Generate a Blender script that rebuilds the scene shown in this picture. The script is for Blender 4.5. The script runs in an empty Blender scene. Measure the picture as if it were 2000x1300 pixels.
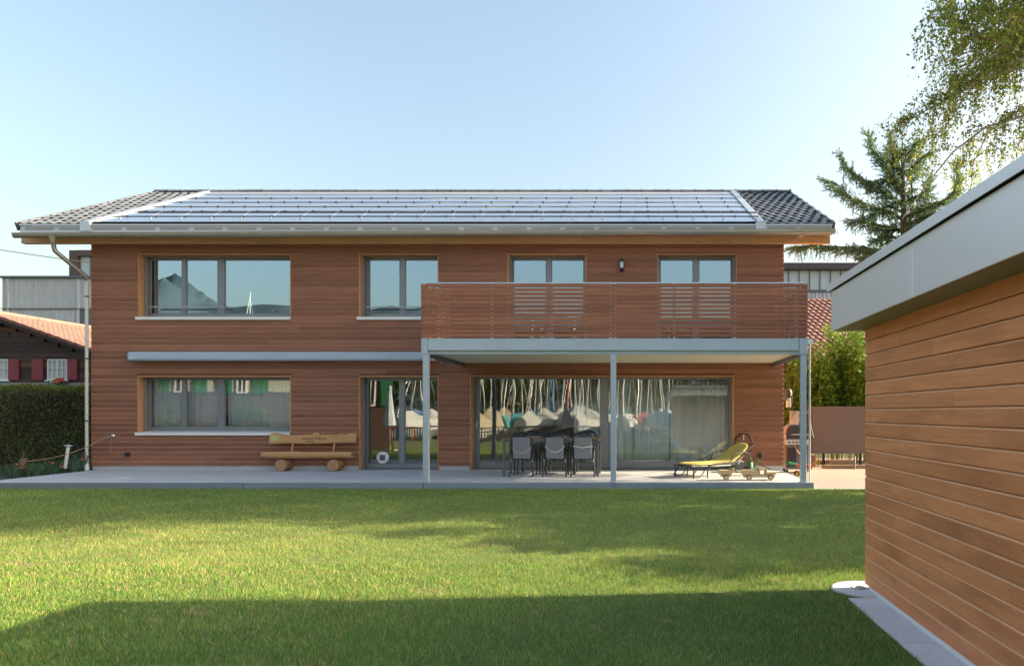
import bpy, math, random
import numpy as np
from mathutils import Vector, Matrix, Euler

R = math.radians
sc = bpy.context.scene
COL = sc.collection
rnd = random.Random(7)
rng = np.random.default_rng(11)

# ------------------------------------------------------------------ camera, sky, sun, exposure
CAM_Z, FPX = 1.55, 1333.0
cam = bpy.data.cameras.new('camera'); cam_o = bpy.data.objects.new('camera', cam); COL.objects.link(cam_o)
cam_o.location = (0, 0, CAM_Z); cam_o.rotation_euler = (R(90), 0, 0)
cam.sensor_width = 36; cam.lens = FPX / 2000 * 36
cam.shift_x = -0.12; cam.shift_y = 0.078
cam.clip_start = 0.05; cam.clip_end = 6000
sc.camera = cam_o

SUN_EL, SUN_AZ = R(23.3), R(5.3)
world = bpy.data.worlds.new('World'); sc.world = world; world.use_nodes = True
wn = world.node_tree
sky = wn.nodes.new('ShaderNodeTexSky'); sky.sky_type = 'NISHITA'; sky.sun_disc = False
sky.sun_elevation = SUN_EL; sky.sun_rotation = R(90) - SUN_AZ
sky.altitude = 0; sky.air_density = 1.42; sky.dust_density = 4.4; sky.ozone_density = 0.7
wn.links.new(sky.outputs[0], wn.nodes['Background'].inputs[0])
wn.nodes['Background'].inputs[1].default_value = 0.112
sun = bpy.data.lights.new('sun', 'SUN'); sun.energy = 5.0; sun.angle = R(0.53); sun.color = (1, 0.84, 0.58)
sun_o = bpy.data.objects.new('sun', sun); COL.objects.link(sun_o)
SDIR = Vector((math.cos(SUN_EL) * math.cos(SUN_AZ), math.cos(SUN_EL) * math.sin(SUN_AZ), math.sin(SUN_EL)))
sun_o.location = SDIR * 60
sun_o.rotation_euler = (-SDIR).to_track_quat('-Z', 'Y').to_euler()
vs = sc.view_settings
vs.view_transform = 'Standard'; vs.look = 'None'; vs.gamma = 1; vs.use_curve_mapping = False
vs.exposure = 1.62
sc.cycles.use_denoising = True
sc.cycles.max_bounces = 8; sc.cycles.transparent_max_bounces = 12

# ------------------------------------------------------------------ helpers
def W(px, py, Y):
    return ((px - 1240) * Y / FPX, CAM_Z - (py - 806) * Y / FPX)
def X_(px, Y): return (px - 1240) * Y / FPX
def Z_(py, Y): return CAM_Z - (py - 806) * Y / FPX
def P(px, py, Y):
    x, z = W(px, py, Y); return Vector((x, Y, z))

def root_of(o):
    while o.parent: o = o.parent
    return o

def link(o, parent=None):
    COL.objects.link(o)
    if parent: o.parent = parent
    return o

def tag(o, label=None, cat=None, group=None, kind=None):
    if label: o['label'] = label
    if cat: o['category'] = cat
    if group: o['group'] = group
    if kind: o['kind'] = kind
    return o

def thing(name, label, cat, loc=(0, 0, 0), group=None):
    o = bpy.data.objects.new(name, None); link(o); o.location = loc; o.empty_display_size = .2
    return tag(o, label, cat, group)

def copy_tree(o, parent=None):
    c = o.copy(); COL.objects.link(c); c.parent = parent
    for ch in list(o.children): copy_tree(ch, c)
    return c

class MB:
    def __init__(s): s.v = []; s.f = []
    def add(s, vs_, fs):
        n = len(s.v); s.v += [tuple(v) for v in vs_]; s.f += [tuple(i + n for i in f) for f in fs]; return s
    def box(s, x0, x1, y0, y1, z0, z1):
        if x0 > x1: x0, x1 = x1, x0
        if y0 > y1: y0, y1 = y1, y0
        if z0 > z1: z0, z1 = z1, z0
        return s.add([(x0, y0, z0), (x1, y0, z0), (x1, y1, z0), (x0, y1, z0), (x0, y0, z1), (x1, y0, z1), (x1, y1, z1), (x0, y1, z1)],
                     [(0, 3, 2, 1), (4, 5, 6, 7), (0, 1, 5, 4), (1, 2, 6, 5), (2, 3, 7, 6), (3, 0, 4, 7)])
    def cbox(s, c, size, rot=(0, 0, 0)):
        m = Euler(rot).to_matrix(); c = Vector(c); hx, hy, hz = [k / 2 for k in size]
        vs_ = [c + m @ Vector((a * hx, b * hy, d * hz)) for d in (-1, 1) for a, b in ((-1, -1), (1, -1), (1, 1), (-1, 1))]
        return s.add(vs_, [(0, 3, 2, 1), (4, 5, 6, 7), (0, 1, 5, 4), (1, 2, 6, 5), (2, 3, 7, 6), (3, 0, 4, 7)])
    def tube(s, pts, r, n=8, closed=False, flat=1.0):
        pts = [Vector(p) for p in pts]; m = len(pts)
        rs = r if isinstance(r, (list, tuple)) else [r] * m
        vs_ = []; prev = None
        for i, p in enumerate(pts):
            if closed: t = pts[(i + 1) % m] - pts[i - 1]
            else: t = pts[min(i + 1, m - 1)] - pts[max(i - 1, 0)]
            t = t.normalized() if t.length > 1e-9 else Vector((0, 0, 1))
            if prev is None:
                a = Vector((0, 0, 1)) if abs(t.z) < .9 else Vector((1, 0, 0)); u = t.cross(a).normalized()
            else:
                u = (prev - t * prev.dot(t)); u = u.normalized() if u.length > 1e-6 else t.orthogonal().normalized()
            prev = u; w = t.cross(u)
            for k in range(n):
                a = 2 * math.pi * k / n
                vs_.append(p + (u * math.cos(a) * flat + w * math.sin(a)) * rs[i])
        fs = []
        for i in range(m if closed else m - 1):
            j = (i + 1) % m
            for k in range(n):
                l = (k + 1) % n; fs.append((i * n + k, i * n + l, j * n + l, j * n + k))
        if not closed: fs += [tuple(range(n - 1, -1, -1)), tuple((m - 1) * n + k for k in range(n))]
        return s.add(vs_, fs)
    def prism(s, poly, axis, lo, hi):
        def mk(a, b, c):
            return {'x': (c, a, b), 'y': (a, c, b), 'z': (a, b, c)}[axis]
        n = len(poly); vs_ = [mk(a, b, lo) for a, b in poly] + [mk(a, b, hi) for a, b in poly]
        fs = [tuple(range(n)), tuple(range(2 * n - 1, n - 1, -1))] + [(i, (i + 1) % n + 0, (i + 1) % n + n, i + n) for i in range(n)]
        return s.add(vs_, fs)
    def lathe(s, prof, c=(0, 0, 0), n=16, rot=None):
        m = Euler(rot).to_matrix() if rot else Matrix.Identity(3); c = Vector(c); vs_ = []; k_ = len(prof)
        for r, z in prof:
            for k in range(n):
                a = 2 * math.pi * k / n; vs_.append(c + m @ Vector((r * math.cos(a), r * math.sin(a), z)))
        fs = [(i * n + k, i * n + (k + 1) % n, (i + 1) * n + (k + 1) % n, (i + 1) * n + k) for i in range(k_ - 1) for k in range(n)]
        fs += [tuple(range(n - 1, -1, -1)), tuple((k_ - 1) * n + k for k in range(n))]
        return s.add(vs_, fs)
    def build(s, name, mat, parent=None, smooth=False, bevel=0, seg=2, mat2=None, mat2_faces=()):
        off = root_of(parent).location if parent else Vector((0, 0, 0))
        me = bpy.data.meshes.new(name)
        me.from_pydata([(v[0] - off[0], v[1] - off[1], v[2] - off[2]) for v in s.v], [], s.f)
        import bmesh
        bm = bmesh.new(); bm.from_mesh(me); bmesh.ops.recalc_face_normals(bm, faces=bm.faces); bm.to_mesh(me); bm.free()
        if smooth:
            me.polygons.foreach_set('use_smooth', [True] * len(me.polygons)); me.set_sharp_from_angle(angle=R(40))
        me.materials.append(mat)
        if mat2:
            me.materials.append(mat2)
            for i in mat2_faces: me.polygons[i].material_index = 1
        o = bpy.data.objects.new(name, me); link(o, parent)
        if bevel:
            b = o.modifiers.new('bevel', 'BEVEL'); b.width = bevel; b.segments = seg; b.limit_method = 'ANGLE'
        return o

def holes_grid(x0, x1, z0, z1, holes):
    xs = sorted({x0, x1, *[h[0] for h in holes], *[h[1] for h in holes]}); xs = [x for x in xs if x0 <= x <= x1]
    zs = sorted({z0, z1, *[h[2] for h in holes], *[h[3] for h in holes]}); zs = [z for z in zs if z0 <= z <= z1]
    for a, b in zip(xs, xs[1:]):
        for c, d in zip(zs, zs[1:]):
            mx, mz = (a + b) / 2, (c + d) / 2
            if not any(h[0] < mx < h[1] and h[2] < mz < h[3] for h in holes): yield a, b, c, d

def arr_mesh(name, V, F, mat, parent=None, col=None, smooth=False):
    """V (n,3), F (m,k) arrays -> one mesh object; col (n,3) point colours"""
    off = root_of(parent).location if parent else Vector((0, 0, 0))
    V = np.asarray(V, dtype=np.float32) - np.array(off, dtype=np.float32); F = np.asarray(F, dtype=np.int32)
    me = bpy.data.meshes.new(name); m, k = F.shape
    me.vertices.add(len(V)); me.vertices.foreach_set('co', V.ravel())
    me.loops.add(m * k); me.loops.foreach_set('vertex_index', F.ravel())
    me.polygons.add(m); me.polygons.foreach_set('loop_start', np.arange(0, m * k, k, dtype=np.int32))
    me.update(calc_edges=True)
    if col is not None:
        ca = me.color_attributes.new('tint', 'FLOAT_COLOR', 'POINT')
        c4 = np.ones((len(V), 4), dtype=np.float32); c4[:, :3] = col; ca.data.foreach_set('color', c4.ravel())
    if smooth: me.polygons.foreach_set('use_smooth', np.ones(m, dtype=bool))
    me.materials.append(mat)
    return link(bpy.data.objects.new(name, me), parent)

def leaf_arrays(pos, size, aspect=.6, up=None, jitter=1.0, dirs=None, droop=0.0):
    """diamond leaves round centre points -> V,F"""
    n = len(pos); t = rng.normal(size=(n, 3)) if dirs is None else dirs + rng.normal(size=(n, 3)) * .35 * jitter
    t[:, 2] -= droop
    t /= np.linalg.norm(t, axis=1, keepdims=True) + 1e-9
    q = rng.normal(size=(n, 3)) if up is None else np.array(up)[None] + rng.normal(size=(n, 3)) * .5
    b = np.cross(t, q); b /= np.linalg.norm(b, axis=1, keepdims=True) + 1e-9
    s = (np.asarray(size) * rng.uniform(.7, 1.25, n))[:, None]
    V = np.stack([pos - t * s * .5, pos + b * s * aspect * .5, pos + t * s * .5, pos - b * s * aspect * .5], 1).reshape(-1, 3)
    F = np.arange(n * 4).reshape(n, 4)
    return V, F

# ------------------------------------------------------------------ materials
MATS = {}
def nodes(name):
    m = bpy.data.materials.new(name); m.use_nodes = True
    nt = m.node_tree; b = nt.nodes['Principled BSDF']; MATS[name] = m
    return m, nt, b
def mixc(nt, fac, a, b_, mode='MIX'):
    n = nt.nodes.new('ShaderNodeMix'); n.data_type = 'RGBA'; n.blend_type = mode
    for i, v in ((0, fac), (6, a), (7, b_)):
        if hasattr(v, 'links'): nt.links.new(v, n.inputs[i])
        elif isinstance(v, (int, float)): n.inputs[i].default_value = v if i == 0 else (v, v, v, 1)
        else: n.inputs[i].default_value = (*v, 1)
    return n.outputs[2]
def noise(nt, vec, scale, detail=4, rough=.55, stretch=None, seed_rand=False):
    if stretch or seed_rand:
        mp = nt.nodes.new('ShaderNodeMapping')
        if stretch: mp.inputs['Scale'].default_value = stretch
        nt.links.new(vec, mp.inputs['Vector'])
        if seed_rand:
            oi = nt.nodes.new('ShaderNodeObjectInfo'); mul = nt.nodes.new('ShaderNodeVectorMath'); mul.operation = 'SCALE'
            cmb = nt.nodes.new('ShaderNodeCombineXYZ')
            for i in range(3): nt.links.new(oi.outputs['Random'], cmb.inputs[i])
            nt.links.new(cmb.outputs[0], mul.inputs[0]); mul.inputs['Scale'].default_value = 57.0
            nt.links.new(mul.outputs[0], mp.inputs['Location'])
        vec = mp.outputs[0]
    n = nt.nodes.new('ShaderNodeTexNoise'); n.inputs['Scale'].default_value = scale; n.inputs['Detail'].default_value = detail; n.inputs['Roughness'].default_value = rough
    nt.links.new(vec, n.inputs['Vector']); return n.outputs['Fac']
def ramp(nt, fac, stops):
    r = nt.nodes.new('ShaderNodeValToRGB'); e = r.color_ramp.elements
    while len(e) < len(stops): e.new(.5)
    for i, (p_, c) in enumerate(stops):
        e[i].position = p_; e[i].color = (*c, 1) if not isinstance(c, (int, float)) else (c, c, c, 1)
    nt.links.new(fac, r.inputs[0]); return r.outputs[0]
def bump(nt, b, h, strength, dist=.01):
    n = nt.nodes.new('ShaderNodeBump'); n.inputs['Strength'].default_value = strength; n.inputs['Distance'].default_value = dist
    nt.links.new(h, n.inputs['Height']); nt.links.new(n.outputs[0], b.inputs['Normal'])
def coord(nt, kind='Object'):
    return nt.nodes.new('ShaderNodeTexCoord').outputs[kind]
def randfac(nt, lo, hi):
    oi = nt.nodes.new('ShaderNodeObjectInfo'); mr = nt.nodes.new('ShaderNodeMapRange')
    nt.links.new(oi.outputs['Random'], mr.inputs[0]); mr.inputs[3].default_value = lo; mr.inputs[4].default_value = hi
    return mr.outputs[0]

def plain(name, col, rough=.6, metal=0.0, var=.12, scale=6, bmp=0.0, bscale=60, rand=0.0, spec=.5, dirt=0.0):
    m, nt, b = nodes(name); c = coord(nt)
    n = noise(nt, c, scale, 5)
    out = mixc(nt, n, [k * (1 - var) for k in col], [min(1, k * (1 + var)) for k in col])
    if dirt:
        d = noise(nt, c, scale * .35, 6, .7); out = mixc(nt, ramp(nt, d, [(.45, 0.0), (.75, dirt)]), out, [k * .45 for k in col])
    if rand:
        hs = nt.nodes.new('ShaderNodeHueSaturation'); nt.links.new(out, hs.inputs['Color']); nt.links.new(randfac(nt, 1 - rand, 1 + rand), hs.inputs['Value']); out = hs.outputs[0]
    nt.links.new(out, b.inputs['Base Color'])
    b.inputs['Roughness'].default_value = rough; b.inputs['Metallic'].default_value = metal; b.inputs['Specular IOR Level'].default_value = spec
    if bmp: bump(nt, b, noise(nt, c, bscale, 4), bmp)
    return m

def wood(name, c0, c1, axis='x', rough=.62, rand=.14, fine=1.0, knots=.0, streak=.35, bmp=.25, seed=True, figure=0.0, blotch=.55):
    """grain runs along the given axis"""
    m, nt, b = nodes(name); c = coord(nt)
    st = {'x': (.6, 14, 14), 'y': (14, .6, 14), 'z': (14, 14, .6)}[axis]
    g1 = noise(nt, c, 3.0 * fine, 5, .6, st, seed)
    st2 = {'x': (2.2, 75, 75), 'y': (75, 2.2, 75), 'z': (75, 75, 2.2)}[axis]
    g2 = noise(nt, c, 2.5 * fine, 3, .6, st2, seed)
    big = noise(nt, c, 1.1, 3, .5, {'x': (1, 3, 3), 'y': (3, 1, 3), 'z': (3, 3, 1)}[axis], seed)
    col = mixc(nt, ramp(nt, g1, [(.3, 0.0), (.7, 1.0)]), c0, c1)
    col = mixc(nt, ramp(nt, g2, [(.35, .5 * streak), (.55, 0.0)]), col, [k * .5 for k in c0])
    col = mixc(nt, ramp(nt, big, [(.5, 0.0), (.78, blotch)]), col, [k * (.72 if blotch < .7 else .55) for k in c0])
    if figure:
        wv = nt.nodes.new('ShaderNodeTexWave'); wv.wave_type = 'BANDS'; wv.bands_direction = {'x': 'Z', 'y': 'Z', 'z': 'X'}[axis]
        wv.inputs['Scale'].default_value = 34; wv.inputs['Distortion'].default_value = 9; wv.inputs['Detail'].default_value = 2; wv.inputs['Detail Scale'].default_value = .9
        mp = nt.nodes.new('ShaderNodeMapping'); mp.inputs['Scale'].default_value = {'x': (.35, 1, 1), 'y': (1, .35, 1), 'z': (1, 1, .35)}[axis]
        nt.links.new(c, mp.inputs[0]); nt.links.new(mp.outputs[0], wv.inputs[0])
        col = mixc(nt, ramp(nt, wv.outputs['Fac'], [(.45, 0.0), (.9, figure)]), col, [k * .6 for k in c0])
    if knots:
        vo = nt.nodes.new('ShaderNodeTexVoronoi'); vo.inputs['Scale'].default_value = 3.2
        mp = nt.nodes.new('ShaderNodeMapping'); mp.inputs['Scale'].default_value = {'x': (1, 2.2, 2.2), 'y': (2.2, 1, 2.2), 'z': (2.2, 2.2, 1)}[axis]
        nt.links.new(c, mp.inputs[0]); nt.links.new(mp.outputs[0], vo.inputs[0])
        col = mixc(nt, ramp(nt, vo.outputs['Distance'], [(.04, knots), (.13, 0.0)]), col, [k * .35 for k in c0])
    hs = nt.nodes.new('ShaderNodeHueSaturation'); nt.links.new(col, hs.inputs['Color']); nt.links.new(randfac(nt, 1 - rand, 1 + rand), hs.inputs['Value'])
    nt.links.new(hs.outputs[0], b.inputs['Base Color'])
    b.inputs['Roughness'].default_value = rough; b.inputs['Specular IOR Level'].default_value = .35
    if bmp: bump(nt, b, g2, bmp, .004)
    return m

def leafmat(name, gain=1.0, trans=.35, rough=.5, tcol=(1.15, 1.1, .6), upn=0.0):
    m, nt, b = nodes(name)
    if upn:   # short blades shade as a turf surface, so bend their normals upwards
        ge = nt.nodes.new('ShaderNodeNewGeometry'); mv = nt.nodes.new('ShaderNodeMix'); mv.data_type = 'VECTOR'; mv.inputs[0].default_value = upn
        nt.links.new(ge.outputs['Normal'], mv.inputs[4]); mv.inputs[5].default_value = (0, 0, 1); no = nt.nodes.new('ShaderNodeVectorMath'); no.operation = 'NORMALIZE'
        nt.links.new(mv.outputs[1], no.inputs[0]); nt.links.new(no.outputs[0], b.inputs['Normal'])
    a = nt.nodes.new('ShaderNodeVertexColor'); a.layer_name = 'tint'
    nt.links.new(a.outputs['Color'], b.inputs['Base Color']); b.inputs['Roughness'].default_value = rough; b.inputs['Specular IOR Level'].default_value = .3
    tr = nt.nodes.new('ShaderNodeBsdfTranslucent'); nt.links.new(mixc(nt, 1.0, a.outputs['Color'], tcol, 'MULTIPLY'), tr.inputs[0])
    mx = nt.nodes.new('ShaderNodeMixShader'); mx.inputs[0].default_value = trans
    nt.links.new(b.outputs[0], mx.inputs[1]); nt.links.new(tr.outputs[0], mx.inputs[2]); nt.links.new(mx.outputs[0], nt.nodes['Material Output'].inputs[0])
    return m

def glassmat(name, refl=.3, tint=(.86, .92, .93), wob=.0, gcol=(.93, .97, 1)):
    m, nt, b = nodes(name); nt.nodes.remove(b)
    g = nt.nodes.new('ShaderNodeBsdfGlossy'); g.inputs['Roughness'].default_value = 0.0; g.inputs[0].default_value = (*gcol, 1)
    t = nt.nodes.new('ShaderNodeBsdfTransparent'); t.inputs[0].default_value = (*tint, 1)
    mx = nt.nodes.new('ShaderNodeMixShader')
    fr = nt.nodes.new('ShaderNodeFresnel'); fr.inputs[0].default_value = 1.5
    mr = nt.nodes.new('ShaderNodeMapRange'); nt.links.new(fr.outputs[0], mr.inputs[0]); mr.inputs[3].default_value = refl - .03; mr.inputs[4].default_value = 1
    nt.links.new(mr.outputs[0], mx.inputs[0]); nt.links.new(t.outputs[0], mx.inputs[1]); nt.links.new(g.outputs[0], mx.inputs[2])
    nt.links.new(mx.outputs[0], nt.nodes['Material Output'].inputs[0])
    if wob:
        c = coord(nt); n = noise(nt, c, .9, 1, .4, (1.6, 1.6, .7)); bp = nt.nodes.new('ShaderNodeBump'); bp.inputs['Strength'].default_value = wob; bp.inputs['Distance'].default_value = .01
        nt.links.new(n, bp.inputs['Height']); nt.links.new(bp.outputs[0], g.inputs['Normal'])
    return m

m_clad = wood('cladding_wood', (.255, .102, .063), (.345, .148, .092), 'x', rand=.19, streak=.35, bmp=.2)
m_edge_lit = plain('cladding_edge_lit', (.58, .33, .21), .7, var=.2, scale=3)  # top bevels coloured lighter, painting in the sky light they catch
m_edge_g_lit = plain('garage_cladding_edge_lit', (.78, .44, .24), .7, var=.25, scale=3)  # garage bevels likewise, sky light put into the colour
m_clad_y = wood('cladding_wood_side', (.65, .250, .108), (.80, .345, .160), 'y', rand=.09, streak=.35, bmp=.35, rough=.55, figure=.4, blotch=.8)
m_beam = wood('spruce_beam', (.66, .38, .20), (.78, .48, .27), 'x', rand=.05, knots=.8)
m_lining = wood('larch_lining', (.48, .24, .11), (.60, .32, .16), 'z', rand=.08)
m_slat = wood('slat_wood', (.27, .108, .066), (.36, .155, .098), 'x', rand=.16, knots=.25)
m_slat_y = wood('slat_wood_side', (.27, .108, .066), (.36, .155, .098), 'y', rand=.16)
m_bench = wood('bench_wood', (.50, .26, .11), (.68, .39, .185), 'x', rand=.05, knots=.7)
m_logend = plain('log_end_wood', (.44, .27, .15), .8, var=.35, scale=14)
m_bark = plain('log_bark', (.30, .16, .07), .85, var=.5, scale=18, bmp=.5)
m_toy = wood('beech_toy', (.55, .40, .22), (.64, .48, .28), 'x', rand=.04, bmp=.05)
m_frame = plain('window_grey_metal', (.245, .265, .295), .42, .35, var=.05, scale=3)
m_steel = plain('painted_steel', (.42, .51, .62), .42, .1, var=.06, scale=2.5, dirt=.12)
m_steel_d = plain('dark_steel', (.115, .135, .16), .45, .3, var=.08, scale=4)
m_tube = plain('anthracite_tube', (.045, .05, .06), .4, .3, var=.1)
m_fascia = plain('terrace_edge_metal', (.25, .31, .39), .5, .1, var=.08, scale=3, dirt=.2)
m_zinc = plain('zinc_gutter', (.44, .44, .41), .38, .7, var=.1, scale=5, dirt=.2)
m_alu = plain('brushed_aluminium', (.56, .59, .63), .4, .7, var=.05, scale=2)
m_galv = plain('garage_fascia_metal', (.80, .82, .87), .33, .3, var=.05, scale=1.4, dirt=.06)
m_white = plain('white_paint', (.80, .80, .79), .5, var=.04, scale=4, dirt=.03)
m_vent = plain('vent_grey', (.52, .54, .56), .5, .2, var=.05)
m_chrome = plain('polished_metal', (.75, .75, .74), .22, 1.0, var=.03)
m_dark = plain('black_plastic', (.018, .019, .022), .5, var=.2)
m_room = plain('room_wall', (.42, .41, .38), .8, var=.05)
m_roomfl = plain('room_floor', (.22, .15, .09), .5, var=.2)
m_glass = glassmat('window_glass', .115, tint=(.97, .985, .985), wob=.24)
m_glass_up = glassmat('upper_window_glass', .42, tint=(.55, .62, .66), wob=.05, gcol=(.70, .87, 1))
m_plinth = plain('concrete_plinth', (.50, .51, .51), .75, var=.1, scale=5, dirt=.25)
m_deck = plain('terrace_concrete', (.47, .49, .53), .7, var=.13, scale=2.2, bmp=.12, bscale=90, dirt=.12)
m_slab = plain('paving_slab', (.66, .68, .71), .8, var=.16, scale=22, bmp=.25, bscale=140, rand=.06)
m_fabric = plain('grey_cushion_fabric', (.235, .245, .28), .9, var=.1, scale=40, bmp=.2, bscale=300)
m_strap = plain('white_strap', (.62, .61, .58), .8, var=.1)
m_yellow = plain('yellow_cushion_fabric', (.52, .44, .13), .85, var=.1, scale=9, bmp=.2, bscale=120)
m_tabletop = wood('table_board', (.20, .15, .10), (.28, .21, .14), 'x', rand=.05)
m_tile = plain('dark_roof_tile', (.135, .145, .165), .42, var=.25, scale=9, rand=.25, bmp=.15, bscale=80)
m_pv, nt, b = nodes('solar_glass')
nt.links.new(mixc(nt, randfac(nt, 0, 1), (.46, .50, .57), (.50, .54, .61)), b.inputs['Base Color']); b.inputs['Metallic'].default_value = .75
b.inputs['Roughness'].default_value = .09; b.inputs['IOR'].default_value = 2.7
m_redt = plain('red_roof_tile', (.20, .095, .08), .8, var=.35, scale=3.5, bmp=.2)
m_pinkt = plain('weathered_clay_tile', (.21, .135, .112), .8, var=.25, scale=2.5, bmp=.2)
m_chalet = wood('dark_chalet_wood', (.055, .03, .027), (.09, .05, .042), 'x', rand=.3, streak=.6)
m_chalet2 = wood('chalet_wood_orange', (.08, .04, .03), (.19, .08, .04), 'x', rand=.3, streak=.5)
m_redsh = plain('red_shutter_paint', (.30, .045, .05), .6, var=.15, scale=8, dirt=.2)
m_greyclad = wood('grey_weathered_boards', (.44, .46, .50), (.56, .58, .62), 'z', rand=.05, knots=.25, streak=.25)
m_brown_panel = plain('brown_panel', (.13, .105, .10), .6, var=.06, scale=2)
m_concrete = plain('rough_concrete', (.33, .32, .30), .9, var=.2, scale=6, bmp=.3, bscale=50)
m_curtain, nt, b = nodes('sheer_curtain')
tr = nt.nodes.new('ShaderNodeBsdfTranslucent'); tr.inputs[0].default_value = (.78, .88, .92, 1); mx = nt.nodes.new('ShaderNodeMixShader'); mx.inputs[0].default_value = .12
b.inputs['Base Color'].default_value = (.84, .93, .97, 1); b.inputs['Roughness'].default_value = .9
nt.links.new(b.outputs[0], mx.inputs[1]); nt.links.new(tr.outputs[0], mx.inputs[2]); nt.links.new(mx.outputs[0], nt.nodes['Material Output'].inputs[0])
m_leaf = leafmat('leaf'); m_birch = leafmat('birch_leaf', trans=.55); m_needle = leafmat('needle', trans=.3, tcol=(1, 1, .7)); m_grass = leafmat('grass_blade', trans=.3, rough=.5, tcol=(1.2, 1.1, .6), upn=.62)
m_trunk = plain('tree_bark', (.12, .09, .07), .9, var=.4, scale=9, bmp=.6, bscale=25)
m_birchbark = plain('birch_bark', (.42, .38, .33), .8, var=.5, scale=5, bmp=.4, bscale=20)
m_rope = plain('hemp_rope', (.34, .25, .15), .95, var=.3, scale=60)
m_soil = plain('soil', (.06, .045, .03), .95, var=.4, scale=8, bmp=.5, bscale=30)

# ------------------------------------------------------------------ setting: ground, lawn, terrace, pavement, hills
m_ground, nt, b = nodes('distant_ground'); c = coord(nt)
nt.links.new(mixc(nt, noise(nt, c, .15, 5), (.055, .075, .02), (.09, .10, .035)), b.inputs['Base Color']); b.inputs['Roughness'].default_value = .95
g = MB().add([(-3000, -3000, -.16), (3000, -3000, -.16), (3000, 3000, -.16), (-3000, 3000, -.16)], [(0, 1, 2, 3)]).build('ground', m_ground); tag(g, 'wide level ground around the garden', kind='structure')
m_lawn, nt, b = nodes('lawn_soil'); c = coord(nt)
f1 = noise(nt, c, 1.3, 5); f2 = noise(nt, c, 55, 3)
col = mixc(nt, ramp(nt, f1, [(.35, 0.0), (.7, 1.0)]), (.085, .145, .026), (.14, .18, .045)); col = mixc(nt, ramp(nt, f2, [(.4, 0.0), (.75, .4)]), col, (.2, .17, .08))
nt.links.new(col, b.inputs['Base Color']); b.inputs['Roughness'].default_value = .95; bump(nt, b, f2, .6, .02)
lv = []; lf = []
nx, ny = 70, 50
for j in range(ny + 1):
    for i in range(nx + 1):
        x = -22 + 30 * i / nx; y = -2.5 + 16.43 * j / ny
        lv.append((x, y, .012 * math.sin(x * .9 + y * .4) * math.sin(y * 1.1) * (1 if y < 12.5 and not (x > 1.2 and y < 7) else 0)))
lf = [(j * (nx + 1) + i, j * (nx + 1) + i + 1, (j + 1) * (nx + 1) + i + 1, (j + 1) * (nx + 1) + i) for j in range(ny) for i in range(nx)]
lawn = MB().add(lv, lf).build('lawn', m_lawn, smooth=True); tag(lawn, 'mown garden lawn in front of the terrace', kind='structure')

# terrace slab with metal edge profiles
TZ, TY0, TX0, TX1 = .12, 13.98, -13.5, 3.62
terrace = MB().box(TX0, TX1, TY0 + .02, 17.13, -.15, TZ).build('terrace', m_deck); tag(terrace, 'pale concrete terrace along the house front', kind='structure')
for a, b_ in ((-13.52, -8.02), (-8.01, -4.33), (-4.32, -.43), (-.42, 3.66)):
    MB().box(a, b_, TY0 - .03, TY0 + .018, -.12, TZ + .006).build('edge_profile', m_fascia, terrace, bevel=.004)
MB().box(-13.54, -13.503, TY0 - .03, 17.1, -.12, TZ + .004).build('edge_profile', m_fascia, terrace)
MB().box(3.623, 3.66, TY0 + .02, 17.1, -.12, TZ + .004).build('edge_profile', m_fascia, terrace)
# pavement right of the house
m_pave, nt, b = nodes('reddish_pavers'); c = coord(nt)
bk = nt.nodes.new('ShaderNodeTexBrick'); nt.links.new(c, bk.inputs[0]); bk.inputs['Scale'].default_value = 1
bk.inputs['Brick Width'].default_value = .24; bk.inputs['Row Height'].default_value = .12; bk.inputs['Mortar Size'].default_value = .006
bk.inputs['Color1'].default_value = (.31, .21, .175, 1); bk.inputs['Color2'].default_value = (.38, .28, .24, 1); bk.inputs['Mortar'].default_value = (.16, .13, .11, 1)
nt.links.new(mixc(nt, noise(nt, c, 2, 5), bk.outputs[0], (.36, .32, .31)), b.inputs['Base Color']); b.inputs['Roughness'].default_value = .85; bump(nt, b, bk.outputs['Fac'], -.4, .005)
pv = MB().box(3.68, 14, 13.97, 23.5, -.14, -.004).build('pavement', m_pave); tag(pv, 'reddish paved yard beside the house', kind='structure')
MB().box(3.68, 14, 13.9, 13.965, -.14, .012).build('kerb', m_slab, pv, bevel=.006)
gy = MB().add([(-60, -31, -.13), (30, -31, -.13), (30, -1.2, -.13), (-60, -1.2, -.13)], [(0, 1, 2, 3)]).build('boat_yard', plain('pale_gravel', (.40, .38, .34), .9, var=.25, scale=3)); tag(gy, 'pale gravel yard where the boats stand', kind='structure')
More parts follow.
